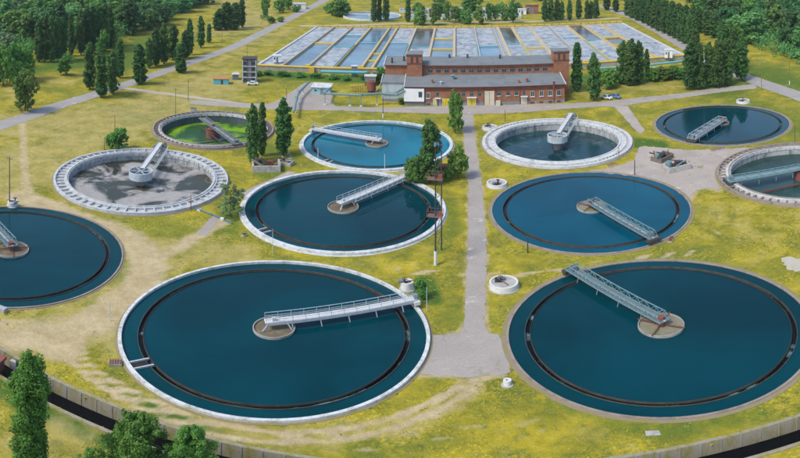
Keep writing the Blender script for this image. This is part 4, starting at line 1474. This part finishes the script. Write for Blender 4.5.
pole('tall grey pole behind the left edge tank, by the small white well', 9.5, 206, 157, 'wood', False, False, True, .13)
pole('short grey pole in the dry grass above the small round tree', 114.8, 132, 115)
pole('rusty post in the grass left of the small round tree', 104.5, 150, 137, 'rust', r=.09)
pole('bare grey pole in the grass behind the algae green clarifier', 175.6, 115, 88, arm=True)
pole('grey pole nearer the lane junction, right of the bare pole behind the clarifier', 188.3, 101, 80)
pole('whitewashed pole in front of the big dark tree at the left road', 31, 110, 82, 'polewhite', r=.16)
pole('grey pole with white foot before the pale blue annex', 383, 118, 96, 'darkiron', False, True)
pole('thin pale post at the right of the near left tank, beside the bush', 426.8, 312, 287, 'steel', r=.06)
pole('thin pale post on the near left rim of the white rimmed middle tank', 272.7, 254, 229, 'steel', r=.06)
pole('thin pale post on the near rim of the bright blue tank', 384.7, 170, 154, 'polewhite', r=.08)
pole('thin pale post at the left rim of the bright blue tank', 318, 159.5, 148, 'polewhite', r=.08)
pole('dark post behind the middle right tank, at the edge of the concrete yard', 634.7, 175, 160, 'darkiron', r=.13)
pole('dark post on the near left rim of the middle right tank', 527.7, 253, 236.5, 'darkiron', r=.12)
pole('red post on the near right rim of the scum covered clarifier', 190.8, 210, 195, 'redrust', r=.1)
pole('red post on the right rim of the clean double rimmed clarifier', 618.7, 158, 146, 'redrust', r=.1)
pole('rusty post behind the clean double rimmed clarifier, right of its well', 505, 122, 110, 'rust', r=.1)
pole('pole with white foot at the dark wood on the upper right', 789.5, 84.5, 59, 'wood', False, True)
pole('grey lamp post at the bend of the right road', 761.5, 87, 62, 'wood', True)
pole('rusty post behind the clarifier at the right picture edge', 795, 144, 125, 'rust', r=.1)
pole('thin grey pole in the dirt track left of the near left tank', 110, 321, 301, 'steel', r=.06)
pole('white birch coloured pole among the poplars along the left road', 151.5, 68, 47, 'polewhite', r=.13)
pole('grey pole in the meadow left of the far conifers', 222, 42, 26, 'wood')
pole('grey pole behind the blue shed in the asphalt yard', 286.5, 100, 88, 'wood')
pole('pale post beside the broken slab path and light tree', 247, 58, 44, 'wood')

x, y = G(435.5, 265)
x2, y2 = G(441.5, 250)
L2, an = frame_of((x, y), (x2, y2))
t = thing('twin_pole_mast', 'tall twin pole mast with two rusty platforms beside the white rimmed middle tank', 'mast', (x, y, 0), an)
h1, h2 = ZT(435.5, 265, 141), ZT(441.5, 250, 151)
MB().tube((0, 0, -.3), (0, 0, h1), .15, .09, 10).build('pole', M['darkiron'], t)
MB().tube((L2, 0, -.3), (L2, 0, h2), .13, .09, 10).build('pole', M['darkiron'], t)
MB().tube((0, 0, -.2), (0, 0, 2.6), .26, .24, 10).build('pole_footing', M['polewhite'], t)
for pyc in (216, 179):
    z = ZT(435.5, 265, pyc)
    p_ = MB().box(-.7, .7, -1.2, 1.3, z, z + .10).build('platform', M['platformrust'], t)
    m = MB()
    for (a, b) in ((-.68, -1.18), (.68, -1.18), (.68, 1.28), (-.68, 1.28), (-.68, .1)):
        m.bar((a, b, z + .12), (a, b, z + 1.05), .05)
    for (a, b) in (((-.68, -1.18), (.68, -1.18)), ((.68, -1.18), (.68, 1.28)), ((.68, 1.28), (-.68, 1.28)), ((-.68, 1.28), (-.68, -1.18))):
        m.bar((*a, z + 1.05), (*b, z + 1.05), .05)
    m.build('railing', M['redrust'], p_)
    MB().box(.1, .55, -1.05, -.4, z + .105, z + .7).build('equipment_box', M['redrust'], p_)
m = MB()
n = 9
for i in range(n):
    za, zb = 2 + (h2 - 3) * i / n, 2 + (h2 - 3) * (i + 1) / n
    m.bar((.1, 0, za) if i % 2 == 0 else (L2 - .1, 0, za), (L2 - .1, 0, zb) if i % 2 == 0 else (.1, 0, zb), .07)
m.build('bracing', M['darkiron'], t)
MB().box(-.5, .5, -.2, .2, h1 - .7, h1 - .3).build('lamp_head', M['bluegrey'], t)


# ------------------------------------------------------------------ trees
def leaves(centres, rad, per, size, flat=.75, seed=1, tone_by=None):
    """quads scattered on small clumps; returns verts, faces, tone"""
    g = np.random.default_rng(seed)
    n = len(centres)
    c = np.repeat(np.array(centres), per, 0)
    rr = np.repeat(np.array(rad), per)[:, None]
    d = g.normal(size=(n * per, 3))
    d /= np.linalg.norm(d, axis=1)[:, None] + 1e-9
    p = c + d * rr * (g.random((n * per, 1)) ** .36) * np.array([1, 1, flat])
    nrm = d + g.normal(scale=.38, size=d.shape) + np.array([0, 0, .5])
    nrm /= np.linalg.norm(nrm, axis=1)[:, None]
    a = np.cross(nrm, g.normal(size=d.shape))
    a /= np.linalg.norm(a, axis=1)[:, None] + 1e-9
    b = np.cross(nrm, a)
    s = size * g.uniform(.6, 1.35, (n * per, 1))
    V = np.stack([p - a * s, p - b * s * .62, p + a * s, p + b * s * .62], 1).reshape(-1, 3)
    F = np.arange(len(V)).reshape(-1, 4)
    ct = g.random(n)
    tn = np.repeat(np.clip(np.repeat(ct, per) * .65 + g.random(n * per) * .35, 0, 1), 4)
    return V, F, tn


def trunk_mesh(h, r, limbs, seed, spread):
    g = random.Random(seed)
    m = MB()
    pts = [(0, 0, -.3)]
    x = y = 0
    for i in range(1, 5):
        x += g.uniform(-.12, .12)
        y += g.uniform(-.12, .12)
        pts.append((x, y, h * i / 4))
    for i in range(4):
        m.tube(pts[i], pts[i + 1], r * (1 - i * .22), r * (1 - (i + 1) * .22), 8)
    for k in range(limbs):
        f = g.uniform(.3, .85)
        i = min(3, int(f * 4))
        p = Vector(pts[i]).lerp(Vector(pts[i + 1]), f * 4 - i)
        an = g.uniform(0, 2 * PI)
        q4 = p + Vector((math.cos(an) * spread, math.sin(an) * spread, h * g.uniform(.14, .3)))
        m.tube(p, q4, r * .38, r * .1, 6)
    me = bpy.data.meshes.new('trunk')
    me.from_pydata(m.v, [], m.f)
    me.materials.append(M['soil'])
    return me


def poplar_shape(seed, h=15., wd=4.4, n=270, per=28, leaf=.28):
    g = np.random.default_rng(seed)
    cs, rs = [], []
    lead = [(g.uniform(0, 2 * PI), g.uniform(.1, .6), g.uniform(.86, 1.0)) for _ in range(6)]   # upright leaders: an uneven outline
    lead[0] = (0, 0, 1.0)
    bulge = [g.uniform(0, 6.28) for _ in range(3)]
    for i in range(n):
        t = g.random()
        an, rad, top = lead[g.integers(len(lead))]
        z = h * (.07 + .90 * t * top)
        tz = z / h
        prof = min(1, .68 + tz * 2.2) * min(1, ((1.02 - tz) / .30) ** .6 if tz < 1.02 else 0)
        prof *= 1 + .09 * math.sin(tz * 9 + bulge[0]) + .08 * math.sin(tz * 21 + bulge[1])
        a2 = g.uniform(0, 2 * PI)
        q4 = wd / 2 * prof * .60 * math.sqrt(g.random())
        o = rad * wd * .26 * prof
        cs.append((math.cos(an) * o + math.cos(a2) * q4, math.sin(an) * o + math.sin(a2) * q4, z))
        rs.append(g.uniform(.4, .75) * (wd / 4.4) * (.5 + .5 * prof))
    return leaves(cs, rs, per, leaf, 1.25, seed + 50)


def broad_shape(seed, h=10., wd=9., n=190, per=40, leaf=.32, low=.07):
    g = np.random.default_rng(seed)
    cs, rs = [], []
    lobes = []
    for i in range(14):
        an = g.uniform(0, 2 * PI)
        zz = g.uniform(.2, .86)
        rr = (wd / 2) * .62 * math.sqrt(max(.05, 1 - ((zz - .5) / .5) ** 2)) * g.uniform(.5, 1.1)
        lobes.append((rr * math.cos(an), rr * math.sin(an), zz * h, g.uniform(.18, .30) * wd))
    lobes.append((0, 0, h * .82, wd * .24))
    for i in range(n):
        lx, ly, lz, lr = lobes[g.integers(len(lobes))]
        d = g.normal(size=3)
        d /= np.linalg.norm(d)
        q4 = lr * g.uniform(.55, 1.0)
        p = np.array((lx, ly, lz)) + d * q4 * np.array((1, 1, .85))
        p[2] = max(p[2], h * low)
        cs.append(tuple(p))
        rs.append(g.uniform(.45, 1.0) * wd / 9)
    return leaves(cs, rs, per, leaf * wd / 9, .8, seed + 90)


def crown(name, shape, mat):
    V, F_, tn = shape
    return np_mesh(name, V, F_, [mat], tn)


POP = [(crown('crown', poplar_shape(100 + i), M['leaf_poplar']), trunk_mesh(11, .28, 6, 300 + i, .8)) for i in range(5)]
BRO = [(crown('crown', broad_shape(200 + i), M['leaf_broad']), trunk_mesh(6.5, .26, 7, 320 + i, 2.2)) for i in range(4)]
NEARP = (crown('crown', poplar_shape(140, 15, 4.6, 420, 85, .14), M['leaf_near']), trunk_mesh(11, .3, 9, 350, .9))
NEARB = [(crown('crown', broad_shape(240 + i, 10, 9, 330, 95, .17), M['leaf_fresh']), trunk_mesh(6.5, .26, 8, 360 + i, 2.2)) for i in range(3)]
AIRY = (crown('crown', broad_shape(260, 10, 7, 85, 30, .30, .15), M['leaf_light']), trunk_mesh(7.5, .16, 10, 370, 1.8))
FRESH = [(crown('crown', broad_shape(270 + i, 10, 9, 190, 34, .3), M['leaf_fresh']), trunk_mesh(6.5, .24, 7, 380 + i, 2.0)) for i in range(2)]


def joined(cr, tr, mats):
    """crown and trunk in one mesh for trees too far to show parts"""
    nv = len(cr.vertices)
    V = np.zeros(nv * 3, np.float32)
    cr.vertices.foreach_get('co', V)
    tn = np.zeros(nv, np.float32)
    cr.attributes['tone'].data.foreach_get('value', tn)
    F_ = np.arange(nv).reshape(-1, 4)
    tv = np.zeros(len(tr.vertices) * 3, np.float32)
    tr.vertices.foreach_get('co', tv)
    tf = [list(p.vertices) for p in tr.polygons if len(p.vertices) == 4]
    tf = np.array(tf) + nv
    fm = np.concatenate([np.zeros(len(F_)), np.ones(len(tf))])
    return np_mesh('woodland_tree', np.concatenate([V.reshape(-1, 3), tv.reshape(-1, 3)]), np.concatenate([F_, tf]), mats, np.concatenate([tn, np.zeros(len(tv) // 3)]), fm)


tree_n = [0]


def tree(name, label, px, pyb, pyt, wpx, kind, group=None, cat='tree', far=False):
    x, y = G(px, pyb)
    h = max(2.0, ZT(px, pyb, pyt))
    wd = wpx / (FX / math.hypot(x, y))
    tree_n[0] += 1
    k = tree_n[0]
    if kind == 'P':
        cm, tm = POP[k % len(POP)]
        h0, w0 = 14.6, 4.7
    elif kind == 'NP':
        cm, tm = NEARP
        h0, w0 = 14.6, 4.9
    elif kind == 'NB':
        cm, tm = NEARB[k % 3]
        h0, w0 = 10.3, 9.5
    elif kind == 'A':
        cm, tm = AIRY
        h0, w0 = 10.3, 7.5
    elif kind == 'F':
        cm, tm = FRESH[k % 2]
        h0, w0 = 10.3, 9.6
    else:
        cm, tm = BRO[k % len(BRO)]
        h0, w0 = 10.3, 9.6
    t = thing(name, label, cat, (x, y, 0), rnd.uniform(0, 2 * PI), group)
    wd *= 1.15
    t.scale = (wd / w0, wd / w0, h / h0)
    link('crown', cm, t)
    link('trunk', tm, t)
    return t


ORD = ['first', 'second', 'third', 'fourth', 'fifth', 'sixth', 'seventh', 'eighth', 'ninth', 'tenth', 'eleventh', 'twelfth', 'thirteenth', 'fourteenth', 'fifteenth', 'sixteenth']


def row(lst, name, phrase, group, kind='P'):
    for i, (px, pyb, pyt, wp) in enumerate(lst):
        tree(name, phrase % ORD[i], px, pyb, pyt, wp, kind, group)


# near the camera
tree('poplar_tree', 'tall bushy poplar standing before the canal at the lower left corner', 31, 472, 351, 46, 'NP')
tree('broadleaf_tree', 'larger fresh green bushy tree before the canal at the bottom edge', 131, 480, 411, 68, 'NB')
tree('broadleaf_tree', 'rounded fresh green tree at the bottom edge, right of the larger bushy one', 193, 486, 427, 56, 'NB')
tree('broadleaf_tree', 'low dark green bush at the bottom edge, left of the larger bushy tree', 93, 488, 446, 34, 'NB')
# among the tanks
tree('poplar_tree', 'slim poplar left of two between the algae green clarifier and the ruined pit', 253, 163, 104, 15, 'P')
tree('poplar_tree', 'poplar close behind the slim one at the right rim of the algae green clarifier', 262, 156, 103, 11, 'P')
tree('poplar_tree', 'broad poplar standing alone above the ruined pit, left of the bright blue tank', 283, 155, 98, 19, 'P')
tree('poplar_tree', 'tall dark tree between the bright blue tank and the twin pole mast', 429, 184, 120, 22, 'P')
tree('shrub', 'dark bush at the left foot of the tall tree near the mast', 414, 184, 154, 19, 'B', cat='bush')
tree('broadleaf_tree', 'round dark green tree beside the central path, right of the brick hut', 458, 178, 144, 21, 'B')
tree('broadleaf_tree', 'narrow green tree before the brick building, at the head of the central path', 455, 133, 89, 20, 'F')
tree('broadleaf_tree', 'small airy grey green tree at the left rim of the white rimmed middle tank', 231, 216, 179, 27, 'A')
tree('broadleaf_tree', 'small round green tree between the two clarifiers on the left', 119, 149, 127, 22, 'F')
tree('shrub', 'low light green bush at the outer end of the near left walkway bridge', 421, 299, 279, 14, 'F', cat='bush')
tree('shrub', 'low green bush left of the round tree beside the central path', 446, 181, 168, 9, 'F', cat='bush')
# right of the building
tree('poplar_tree', 'slim dark poplar touching the right tower of the brick building', 577, 92, 43, 13, 'P')
tree('poplar_tree', 'shorter pointed poplar on the grass behind the parked cars', 594, 101, 53, 15, 'P')
row([(623, 84, 41, 13), (631, 86, 39, 15), (639, 84, 41, 13)], 'poplar_tree', '%s from the left of three merged poplars before the right basins', 'three merged poplars before the basins')
tree('poplar_tree', 'small slim poplar just right of the three merged poplars', 647, 76, 49, 7, 'P')
row([(690, 90, 41, 16), (699, 89, 43, 14), (709, 87, 42, 13), (718, 88, 40, 14), (727, 86, 39, 14), (742, 81, 38, 17)], 'poplar_tree', '%s from the left in the front clump of tall poplars at the right road', 'front clump of poplars at the right road')
row([(722, 74, 20, 14), (730, 73, 21, 12), (737, 72, 27, 11)], 'poplar_tree', '%s from the left of the poplars standing behind the front clump at the right road', 'poplars behind the front clump')
for i, (px, pyb, pyt, wp) in enumerate([(684, 79, 67, 12), (675, 79, 66, 18), (664, 80, 66, 18), (654, 81, 68, 16), (614, 82, 72, 16), (607, 88, 68, 20), (598, 84, 72, 12)]):
    tree('hedge_bush', ORD[i] + ' bush from the tall poplars leftwards in the thicket before the right basins', px, pyb, pyt, wp, 'B', 'thicket of bushes before the right basins', 'bush')
tree('hedge_bush', 'green bush against the left end of the brick building, by the grey hopper', 380, 83, 66, 16, 'F', None, 'bush')
tree('hedge_bush', 'low bush behind the rusty red machine', 366, 80, 72, 10, 'F', None, 'bush')
tree('hedge_bush', 'low bush at the foot of the pale blue annex', 402, 104, 98, 9, 'B', None, 'bush')
for i, (px, pyb, w9) in enumerate([(258, 76, 12), (269, 75, 11), (283, 76, 13), (299, 77, 12), (316, 78, 13), (333, 79, 12), (347, 80, 11)]):
    tree('weed_bush', ORD[i] + ' low green bush from the left below the front wall of the basins', px, pyb, pyb - 4.5, w9, 'F', 'low bushes below the basins', 'bush')
# the row along the road beyond the basins, right
row([(628 + 5.2 * i, 15.5 + 2.55 * i, -4 + 1.5 * i, 9.5) for i in range(14)], 'poplar_tree', '%s from the far end in the poplar avenue along the right road', 'avenue row of poplars at the right road')
row([(644 + 7.0 * i, 12 + 2.6 * i, -6 + 1.8 * i, 12) for i in range(11)], 'poplar_tree', '%s from the far end in the poplar row across the right road', 'far side row of poplars at the right road')
# behind the basins
row([(374, 22, -7, 7), (379.5, 21.5, -6, 6), (386, 21.5, -7, 7), (408, 22, -2, 7.5)], 'poplar_tree', '%s from the left of the poplars before the far round tank', 'poplars before the far round tank')
row([(420, 25, 6, 15), (434, 25, 3, 13), (447, 22, 0, 8), (456, 23, 6, 14), (467, 24, 8, 12), (480, 24.5, 5, 13), (489, 21.5, 2, 8), (496, 21, 5, 8), (505, 21, 4, 8), (513, 23, -1, 11)],
    'broadleaf_tree', '%s from the left in the mixed row behind the basins', 'mixed tree row behind the basins', 'B')
row([(545, 21.5, 0, 8), (551, 21, -1, 8), (557, 20.5, 0, 8), (562, 20.5, 1, 6), (569.5, 20.5, 0, 7), (578.5, 19.5, -2, 7.5), (587, 19, 0, 6), (591, 18.5, 1, 6), (596, 18.5, -1, 7), (607, 10, -8, 9), (616, 12, -3, 8)],
    'poplar_tree', '%s from the left in the dark poplar row behind the right half of the basins', 'dark poplar row behind the basins')
row([(418, 13, 2, 12), (440, 15, 2, 15), (470, 14, -4, 24), (500, 14, 2, 14), (518, 12, 2, 10)], 'broadleaf_tree', '%s from the left of the bushy trees between the far settling channels', 'trees between the far channels', 'B')
# left side
row([(90, 89, 43, 13.5), (101, 97.5, 49, 14.5), (113, 94, 50, 13.5), (120, 78, 40, 11)], 'poplar_tree', '%s from the left of four poplars standing across the left road', 'four poplars across the left road')
tree('broadleaf_tree', 'big dark tree with a whitewashed pole before it at the left road', 25, 110.5, 68, 26, 'B')
tree('shrub', 'round light green bush alone in the meadow below the dark poplars', 67, 75, 52, 19, 'F', cat='bush')
tree('poplar_tree', 'single poplar by the field lane junction on the left road', 139, 84, 44, 16, 'P')
row([(149.5, 68, 38, 9), (156, 66, 28, 11.5), (164, 64, 23, 12), (173, 60, 24, 12)], 'poplar_tree', '%s from the left in the close row of poplars above the left road', 'close row of poplars above the left road')
tree('poplar_tree', 'rounded poplar standing right at the far edge of the left road', 181, 73, 43, 14, 'P')
row([(186, 58, 30, 10), (190, 55, 19, 9), (201, 48, 16, 9), (209, 43, 24, 6)], 'poplar_tree', '%s from the left of the poplars behind the rounded one at the left road', 'poplars behind the rounded one')
row([(220, 30, 9, 15), (227, 30, 2, 13), (235, 30, 3, 14), (242, 28, -2, 9)], 'dense_tree', '%s from the left of the dense dark trees beyond the pale field', 'dense dark trees beyond the pale field', 'P')
row([(265, 20, -6, 9), (271, 23, 16, 9), (281, 22, 16, 7), (280, 13, -4, 12), (288, 10, -4, 10), (296, 12, 6, 9)], 'broadleaf_tree', '%s from the left of the trees beyond the far left road', 'trees and bushes beyond the far left road', 'B')
tree('broadleaf_tree', 'round dark tree left of the far round tank', 340, 16, -4, 24, 'B')
tree('shrub', 'dark bush beside the round tree left of the far round tank', 329, 13, 3, 11, 'B', cat='bush')
row([(39, 62, 20, 11), (45, 62, 17, 11), (51, 62, 16, 11), (57, 61, 17, 11), (63, 60, 16, 10), (71, 56, 13, 8)], 'poplar_tree', '%s from the left of the tall dark poplars at the edge of the left wood', 'dark poplars at the edge of the left wood')
row([(81, 55, 9, 10), (87, 54, 7, 11), (93, 53, 6, 11), (99, 52, 4, 11), (105, 51, 4, 11), (110, 49, 6, 9)], 'poplar_tree', '%s from the left in the second clump of tall poplars at the left wood', 'second clump of poplars at the left wood')
row([(3, 85, 42, 24), (16, 82, 40, 24), (27, 79, 42, 20), (103, 57, 28, 14)], 'broadleaf_tree', '%s from the left of the big bright trees fronting the left wood', 'big bright trees at the near corner of the left wood', 'F')


# woods: single trees, each its own object, crowns too small to show parts
WOODM = []
for i, (mt, shp) in enumerate([('leaf_wood', 'b'), ('leaf_broad', 'b'), ('leaf_wood', 'p'), ('leaf_fresh', 'b'), ('leaf_light', 'b'), ('leaf_wood', 'b')]):
    sh = broad_shape(400 + i, 11, 10.5, 120, 22, .42, .12) if shp == 'b' else poplar_shape(430 + i, 13, 6.5, 110, 24, .42)
    c_ = crown('crown', sh, M[mt])
    WOODM.append(joined(c_, BRO[0][1], [M[mt], M['soil']]))


def inside(px, py, poly):
    c = False
    n = len(poly)
    for i in range(n):
        (x1, y1), (x2, y2) = poly[i], poly[i - 1]
        if (y1 > py) != (y2 > py) and px < (x2 - x1) * (py - y1) / (y2 - y1) + x1:
            c = not c
    return c


def Gv(px, dep):
    lon = (px - 400) / FX
    d = EYE / math.tan(dep)
    return d * math.sin(lon), d * math.cos(lon)


def wood(poly, n, label, group, weights, hlo, hhi, spacing, bump=None):
    """scatter trees in an area of ground given by its corners in metres"""
    x0, x1 = min(p[0] for p in poly), max(p[0] for p in poly)
    y0, y1 = min(p[1] for p in poly), max(p[1] for p in poly)
    got = []
    tries = 0
    rr = random.Random(n * 7 + int(x0))
    while len(got) < n and tries < 40000:
        tries += 1
        x, y = rr.uniform(x0, x1), rr.uniform(y0, y1)
        if not inside(x, y, poly):
            continue
        if any((x - a) ** 2 + (y - b) ** 2 < spacing ** 2 for a, b in got):
            continue
        got.append((x, y))
        o = link('woodland_tree', rr.choices(WOODM, weights)[0], None, (x, y, 0), rr.uniform(0, 6.28))
        h = rr.uniform(hlo, hhi) / 11.5
        s = h * rr.uniform(1.1, 1.6)
        o.scale = (s, s, h)
        tag(o, label, 'tree', group)
    return got


lw = [G(-40, 82), G(0, 72), G(34, 60), G(72, 54), G(112, 46), G(128, 38), G(150, 30), G(168, 20), G(185, 10), G(205, 4), Gv(212, R(5.4)), Gv(-30, R(5.6)), Gv(-45, R(8))]
LWG = wood(lw, 175, 'tree in the dense mixed wood filling the upper left corner', 'trees of the upper left wood', [3, 2, 2, 2, 1, 3], 11, 18, 7.6)
rw = [G(703, 18), G(722, 32), G(748, 46), G(772, 58), G(800, 66), G(830, 74), Gv(835, R(5.7)), Gv(700, R(5.5)), G(698, 8)]
RWG = wood(rw, 95, 'tree in the dark dense wood filling the upper right corner', 'trees of the upper right wood', [4, 1, 4, .3, .2, 4], 12, 19, 7.2)
mw = [G(392, 3), G(470, 4), G(530, 2), G(640, 2), G(690, 4), Gv(690, R(5.0)), Gv(400, R(5.0))]
wood(mw, 60, 'tree in the loose far tree belt along the middle of the top edge', 'trees of the far belt', [3, 2, 2, 1, .5, 3], 11, 17, 9)



def undergrowth(polys):
    """bushes and saplings that close the wood floor: one mass"""
    g = np.random.default_rng(15)
    cs, rs = [], []
    for poly in polys:
        x0, x1 = min(p[0] for p in poly), max(p[0] for p in poly)
        y0, y1 = min(p[1] for p in poly), max(p[1] for p in poly)
        for _ in range(6500):
            x, y = g.uniform(x0, x1), g.uniform(y0, y1)
            if inside(x, y, poly):
                cs.append((x, y, g.uniform(.4, 6.0)))
                rs.append(g.uniform(1.2, 2.8))
    V, F_, tn = leaves(cs, rs, 22, .5, .9, 16)
    tag(link('undergrowth', np_mesh('undergrowth', V, F_, [M['leaf_wood']], tn)), kind='stuff')


undergrowth([lw, rw])


def far_wood():
    """the mass of trees beyond everything, too far to tell apart"""
    g = np.random.default_rng(5)
    cs, rs = [], []
    for i in range(620):
        lon = R(g.uniform(-46, 46))
        d = g.uniform(530, 760)
        if -0.25 < lon < -.12 and d < 600:
            continue
        x, y = d * math.sin(lon), d * math.cos(lon)
        hh = g.uniform(10, 18)
        for k in range(7):
            a = g.uniform(0, 2 * PI)
            q4 = g.uniform(0, 3.6)
            cs.append((x + q4 * math.cos(a), y + q4 * math.sin(a), g.uniform(.3, .95) * hh))
            rs.append(g.uniform(1.6, 2.8))
    V, F_, tn = leaves(cs, rs, 26, .75, .9, 6)
    tag(link('far_wood', np_mesh('far_wood', V, F_, [M['leaf_wood']], tn)), kind='stuff')


far_wood()


# ------------------------------------------------------------------ grass and weeds
M['blade'] = leafmat('grass_blades', (.16, .20, .035), (.50, .41, .055), .1)
for nd in M['blade'].node_tree.nodes:
    if nd.type == 'MIX_SHADER':
        nd.inputs[0].default_value = .25


def grass():
    g = np.random.default_rng(3)
    n = 150000
    X = g.uniform(-95, 120, n)
    Y = g.uniform(40, 235, n)
    keep_ = g.random(n) < np.clip(75 / np.hypot(X, Y), .25, 1)
    X, Y = X[keep_], Y[keep_]
    cl = np.sin(X * .31 + 1.7 * np.sin(Y * .17)) + np.sin(Y * .43 + 1.3 * np.sin(X * .23 + 2)) + .7 * np.sin(X * 1.1 + Y * .9)
    k_ = cl + g.normal(0, .5, len(X)) > .35
    X, Y = X[k_], Y[k_]
    ok = np.abs(np.arctan2(X, Y)) < R(40)
    for (cx, cy, r) in TK.values():
        ok &= np.hypot(X - cx, Y - cy) > r + .5
    cyy = np.interp(X, [p[0] for p in CANAL], [p[1] for p in CANAL])
    ok &= ~((Y < cyy + .7) & (Y > cyy - CW - .7))
    df = field(X, Y, TRACKS)
    ok &= g.random(len(X)) > df * 1.1
    X, Y = X[ok], Y[ok]
    for o in S.objects:
        if o.get('kind') == 'structure' and o.name != 'ground' and o.type == 'MESH':
            vs = o.data.vertices
            idx = [tuple(v.co[:2]) for v in vs]
            xa, xb = min(p[0] for p in idx), max(p[0] for p in idx)
            ya, yb = min(p[1] for p in idx), max(p[1] for p in idx)
            cand = np.where((X > xa) & (X < xb) & (Y > ya) & (Y < yb))[0]
            if not len(cand):
                continue
            px_, py_ = X[cand], Y[cand]
            c = np.zeros(len(cand), bool)
            P2 = np.array(idx)
            Q2 = np.roll(P2, 1, 0)
            for (x1, y1), (x2, y2) in zip(P2, Q2):
                cr = ((y1 > py_) != (y2 > py_)) & (px_ < (x2 - x1) * (py_ - y1) / (y2 - y1 + 1e-12) + x1)
                c ^= cr
            bad = cand[c]
            k = np.ones(len(X), bool)
            k[bad] = False
            X, Y = X[k], Y[k]
    bx_ = (Y > 196) & (X > -8) & (X < 60)
    X, Y = X[~bx_], Y[~bx_]
    n = len(X)
    tall = (g.random(n) < .04)
    h = g.uniform(.015, .07, n) * np.where(tall, 1.6, 1)
    Vs, Ts = [], []
    base_t = g.random(n)
    for k in range(3):
        a = g.uniform(0, 2 * PI, n)
        ln = g.uniform(.14, .36, n)
        wv = g.uniform(.05, .12, n)
        ca_, sa_ = np.cos(a), np.sin(a)
        ox, oy = X + g.normal(0, .12, n), Y + g.normal(0, .12, n)
        V = np.stack([np.stack([ox - sa_ * wv, oy + ca_ * wv, np.full(n, -.06)], 1), np.stack([ox + sa_ * wv, oy - ca_ * wv, np.full(n, -.06)], 1),
                      np.stack([ox + ca_ * ln + sa_ * wv * .4, oy + sa_ * ln - ca_ * wv * .4, h], 1), np.stack([ox + ca_ * ln - sa_ * wv * .4, oy + sa_ * ln + ca_ * wv * .4, h], 1)], 1)
        Vs.append(V.reshape(-1, 3))
        Ts.append(np.repeat(np.clip(base_t + g.normal(0, .15, n), 0, 1), 4))
    V = np.concatenate(Vs)
    tag(link('grass', np_mesh('grass', V, np.arange(len(V)).reshape(-1, 4), [M['blade']], np.concatenate(Ts))), kind='stuff')
    print('grass tufts', n)


grass()


# ------------------------------------------------------------------ the air
def haze():
    t = NT('haze')
    t.t.nodes.remove(t.b)
    v = t.n('VolumePrincipled')
    v.inputs['Color'].default_value = (.78, .90, 1.0, 1)
    v.inputs['Density'].default_value = .00010
    v.inputs['Anisotropy'].default_value = .2
    t.t.links.new(v.outputs[0], t.out.inputs['Volume'])
    o = MB().box(-4000, 4000, -1200, 5500, -4.5, 58).build('haze', t.m)
    tag(o, kind='stuff')


haze()
